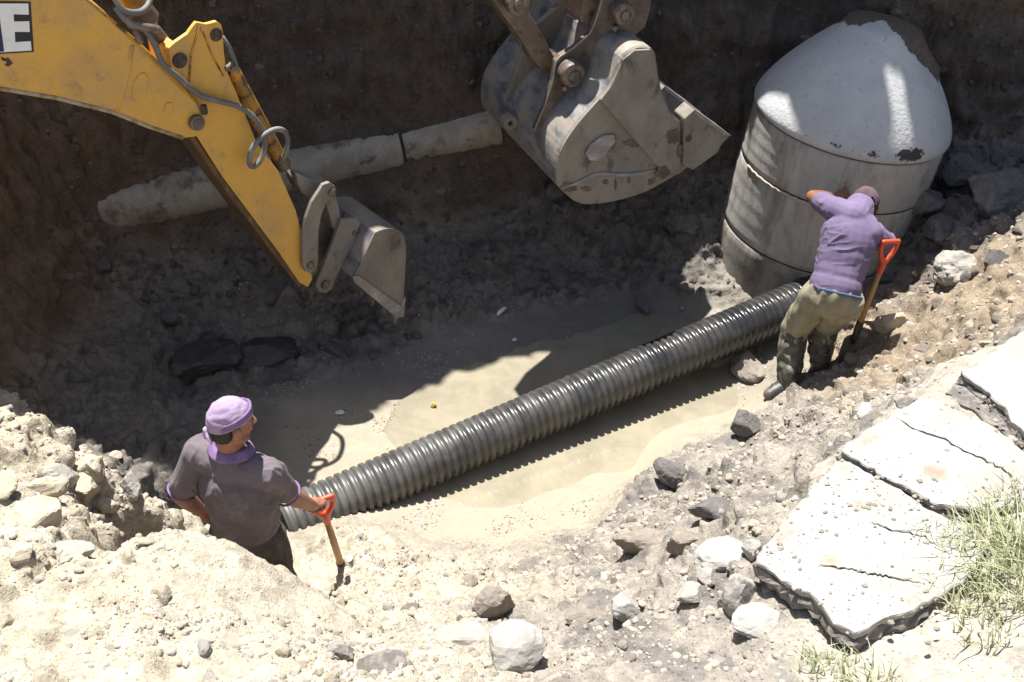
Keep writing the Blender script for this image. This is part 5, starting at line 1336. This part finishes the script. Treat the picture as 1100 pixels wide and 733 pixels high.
# ================= shovels
def shovel(label, top, base, bar, face, length, blade_len=.28, blade_w=.21, lift=0.0):
    top, base = Vector(top), Vector(base); d = (base - top).normalized(); bar = Vector(bar); bar = (bar - d * bar.dot(d)).normalized(); nf = bar.cross(d)
    if nf.dot(Vector(face)) < 0: nf = -nf
    sv = thing('shovel', label, 'shovel', base)
    mb = MB(); mb.cap(top - bar * .052, top + bar * .052, .0145, .0145)
    for k in (-1, 1): mb.chain([top + bar * k * .056, top + bar * k * .058 + d * .04, top + bar * k * .045 + d * .085, top + bar * k * .012 + d * .135], [.0145, .013, .0145, .0185])
    mb.chain([top + d * .13, top + d * .155, top + d * .215], [.022, .024, .0195]); link_mesh('grip', blob(mb, .0035, 4), M['orange'], sv)
    s0 = top + d * .20; s1 = top + d * (length - blade_len - .11)
    mb = MB(); mb.tube([s0, s0.lerp(s1, .5), s1 + d * .05], [.0165, .018, .0185], 16); mb.build('shaft', M['wood'], sv, smooth=True)
    mb = MB(); mb.tube([s1, s1 + d * .02, s1 + d * .12, s1 + d * .17], [.0225, .0235, .021, .012], 16); sk = mb.build('socket', M['pin_dark'], sv, smooth=True)
    b0 = s1 + d * .11; vs, fs = [], []; nu, nv = 12, 14
    for j in range(nv + 1):
        t = j / nv; wd = blade_w / 2 * (1 - .12 * t if t < .62 else (1 - .12 * .62) * math.sqrt(max(0, 1 - ((t - .62) / .385) ** 2)))
        wd = max(wd, .012)
        for i in range(nu + 1):
            x = -1 + 2 * i / nu; vs.append(b0 + d * (blade_len * t) + bar * x * wd + nf * (-.022 * (1 - x * x) + .03 * (t - .3) ** 2 + .012 * (x * x)))
    for j in range(nv):
        for i in range(nu): fs.append((j * (nu + 1) + i, j * (nu + 1) + i + 1, (j + 1) * (nu + 1) + i + 1, (j + 1) * (nu + 1) + i))
    mb = MB(); mb.add(vs, fs); o = mb.build('blade', M['blade'], sv, smooth=True); m_ = o.modifiers.new('s', 'SOLIDIFY'); m_.thickness = .003
    return sv
shovel('shovel with orange handle gripped by the near worker, its blade sunk in mud', TOP1, BASE1, BAR1, (0, -1, .2), 1.06)

# ================= far worker leaning on the manhole
w2 = thing('person', 'worker in purple shirt and maroon cap leaning his forearm on the manhole, in rubber boots', 'person', (1.85, 5.5, .1))
shL, shR = V3(1.945, 5.800, 1.275), V3(2.135, 5.655, 1.20)
pel = V3(1.945, 5.50, .875); nk = (shL + shR) / 2 + V3(.02, .03, .06)
u2 = (nk - pel).normalized(); rr = (shR - shL); rr = (rr - u2 * rr.dot(u2)).normalized(); f2 = u2.cross(rr); R2 = frame(rr, f2, u2)
ch2, wa2 = nk - u2 * .18, pel + u2 * .13
hc2 = V3(2.16, 5.915, 1.235)
elL, wrL = V3(1.872, 6.035, 1.225), V3(2.085, 6.265, 1.085)
elR, wrR = V3(2.33, 5.80, 1.02), V3(2.25, 6.03, .93)
legs = [(V3(1.872, 5.54, .83), V3(1.80, 5.655, .47), V3(1.772, 5.50, .155), V3(1.655, 5.435, .13)), (V3(2.015, 5.46, .83), V3(1.985, 5.68, .50), V3(1.985, 5.60, .24), V3(2.03, 5.71, .20))]
mb = MB(); P2, HR2, hr2, hf2, hu2 = head_shape(mb, hc2, (-.12, .80, -.60), (.15, .62, .80), .89)
mb.chain([nk - u2 * .03, nk + (hc2 - nk) * .45, hc2 - hu2 * .06], [.075, .06, .056])
torso(mb, R2, nk, ch2, wa2, pel, 0, .84)
for s_, e_, w_ in ((shR, elR, wrR), (shL, elL, wrL)):
    mb.chain([nk + (s_ - nk) * .35 - u2 * .02, s_, s_.lerp(e_, .5), e_], [.07, .06, .05, .042]); mb.chain([e_, e_.lerp(w_, .35), w_], [.042, .043, .028])
hand(mb, wrL, (.80, .50, -.10), (-.35, -.85, .35), (.3, .3, -.9), (8, 14, 10), spread=.05, thumb_curl=20)
hand(mb, wrR, (-.3, .8, -.4), (.5, -.2, .8), (-.7, -.3, .2), (25, 40, 30))
for h, kn, an, to in legs: mb.chain([h, kn, an], [.085, .06, .045]); mb.cap(an - V3(0, 0, .02), to, .04, .034)
link_mesh('body', blob(mb, .0062, 3), M['skin'], w2)
mb = MB(); torso(mb, R2, nk, ch2, wa2, pel + u2 * .045, .013, .88); mb.cap(shL.lerp(shR, .2) - u2 * .01, shL.lerp(shR, .8) - u2 * .01, .078); mb.cap(nk - u2 * .04, nk + (hc2 - nk) * .34, .098, .086)
for s_, e_, q in ((shR, elR, .72), (shL, elL, .56)):
    mb.chain([nk + (s_ - nk) * .4 - u2 * .03, s_, s_.lerp(e_, q * .6), s_.lerp(e_, q)], [.086, .077, .070, .067])
shirt2 = link_mesh('shirt', blob(mb, .0065, 5, wrinkle=creases(.010, tuple(u2 * .4 + rr), 10, 13)), M['shirt_purple'], w2)
mb = MB(); n_ = 30; ring_ = [pel + u2 * .004 + rr * .008 + (rr * math.cos(t) * .160 + f2 * math.sin(t) * .132) for t in np.linspace(-2.1, .6, n_)]
for i in range(n_ - 1): mb.cap(ring_[i], ring_[i + 1], .010, .010, 8, 3)
link_mesh('blue_waistband', blob(mb, .005, 3), M['blue'], shirt2)
mb = MB(); mb.ell(pel - u2 * .025, (.160, .132, .125), R2)
for h, kn, an, to in legs: mb.chain([h, h.lerp(kn, .5), kn, kn.lerp(an, .3)], [.105, .096, .084, .078])
link_mesh('trousers', blob(mb, .007, 5, wrinkle=wrinkles(.016, (.1, .1, .6), 13, 23)), M['trouser_khaki'], w2)
for h, kn, an, to in legs:
    mb = MB(); mb.chain([kn.lerp(an, .1), kn.lerp(an, .6), an + V3(0, 0, .03)], [.085, .079, .064])
    link_mesh('trouser_leg', blob(mb, .006, 3, wrinkle=wrinkles(.015, (1, .2, .3), 17, 31)), M['trouser_wet'], w2)
    mb = MB(); mb.chain([an + V3(0, 0, .10), an, an.lerp(to, .5) - V3(0, 0, .01), to - V3(0, 0, .01)], [.062, .054, .052, .044]); mb.cap(an - V3(0, 0, .045), an.lerp(to, .9) - V3(0, 0, .045), .04, .036)
    bt = link_mesh('boot', blob(mb, .006, 4), M['boot'], w2)
cap_ = dome('cap', 'capc', w2, P2, ([0, 60, 90, 130, 160, 180, 200, 230, 270, 300, 360], [86, 88, 92, 98, 100, 76, 100, 98, 92, 88, 86]), (.088, .108, .106), .003, 5)
mb = MB(); vs = []
for j, (ry, zz) in enumerate(((.10, .012), (.14, .006), (.185, -.012))):
    for t in np.linspace(-62, 62, 15):
        a = math.radians(t); vs.append(P2(math.sin(a) * .086 * (1 - .1 * j * 0), -.008 + math.cos(a) * ry, zz + .0))
mb.add(vs, [(j * 15 + i, j * 15 + i + 1, (j + 1) * 15 + i + 1, (j + 1) * 15 + i) for j in range(2) for i in range(14)]); bo = mb.build('brim', M['capc'], cap_, smooth=True); bo.modifiers.new('s', 'SOLIDIFY').thickness = .004
mb = MB(); mb.tube([P2(math.sin(a) * .0885 * .98, -.008 + math.cos(a) * .1085 * .98, .002) for a in np.linspace(math.radians(150), math.radians(210), 9)], .007, 8); mb.build('strap', M['capc'], cap_, smooth=True)
mb = MB(); mb.ell(P2(0, -.03, .0), (.075, .078, .07), HR2); mb.ell(P2(0, -.05, -.05), (.06, .05, .055), HR2); link_mesh('hair', blob(mb, .006, 2, wrinkle=lambda c, n: fbm(c * 60, 2) * .003), M['hair'], w2)
for k in (-1, 1):
    mb = MB(); mb.ell(P2(k * .032, .082, .008), (.011, .009, .008), HR2); mb.build('eye', M['pin_dark'], w2, smooth=True)
b2 = hit(908, 388)[0]
shovel('shovel with orange handle standing beside the far worker, leaning against his side', V3(2.265, 5.625, 1.16), b2 + Vector((0, 0, -.03)), (.9, .35, .1), (0, -1, .3), .93, .25, .20)
# ---------------------------------------------------------------- light and camera
TO_SUN = Vector((-.12, .33, 1.0)).normalized()
sun = bpy.data.lights.new('sun', 'SUN'); sun.energy = 4.6; sun.angle = math.radians(.53); sun.color = (1.0, .975, .935)
so = bpy.data.objects.new('sun', sun); COL.objects.link(so); so.rotation_euler = TO_SUN.to_track_quat('Z', 'Y').to_euler()
w = bpy.data.worlds.new('World'); scene.world = w; w.use_nodes = True
nt = w.node_tree; bg = nt.nodes['Background']; sky = nt.nodes.new('ShaderNodeTexSky'); sky.sky_type = 'NISHITA'; sky.sun_disc = False
sky.sun_elevation = math.asin(TO_SUN.z); sky.sun_rotation = math.atan2(TO_SUN.x, TO_SUN.y)
sky.air_density = 1.2; sky.dust_density = 2.0
nt.links.new(sky.outputs['Color'], bg.inputs['Color']); bg.inputs['Strength'].default_value = .062
cam = bpy.data.cameras.new('camera'); cam.sensor_width = 36; cam.lens = F / 1100 * 36; cam.clip_end = 2000; cam.clip_start = .05
co_ = bpy.data.objects.new('camera', cam); COL.objects.link(co_); co_.location = CAM; co_.rotation_euler = (math.pi / 2 - PITCH, 0, 0)
scene.camera = co_
scene.cycles.caustics_reflective = False; scene.cycles.caustics_refractive = False
vs_ = scene.view_settings; vs_.view_transform = 'Standard'; vs_.look = 'None'; vs_.gamma = 1; vs_.use_curve_mapping = False; vs_.exposure = 1.26
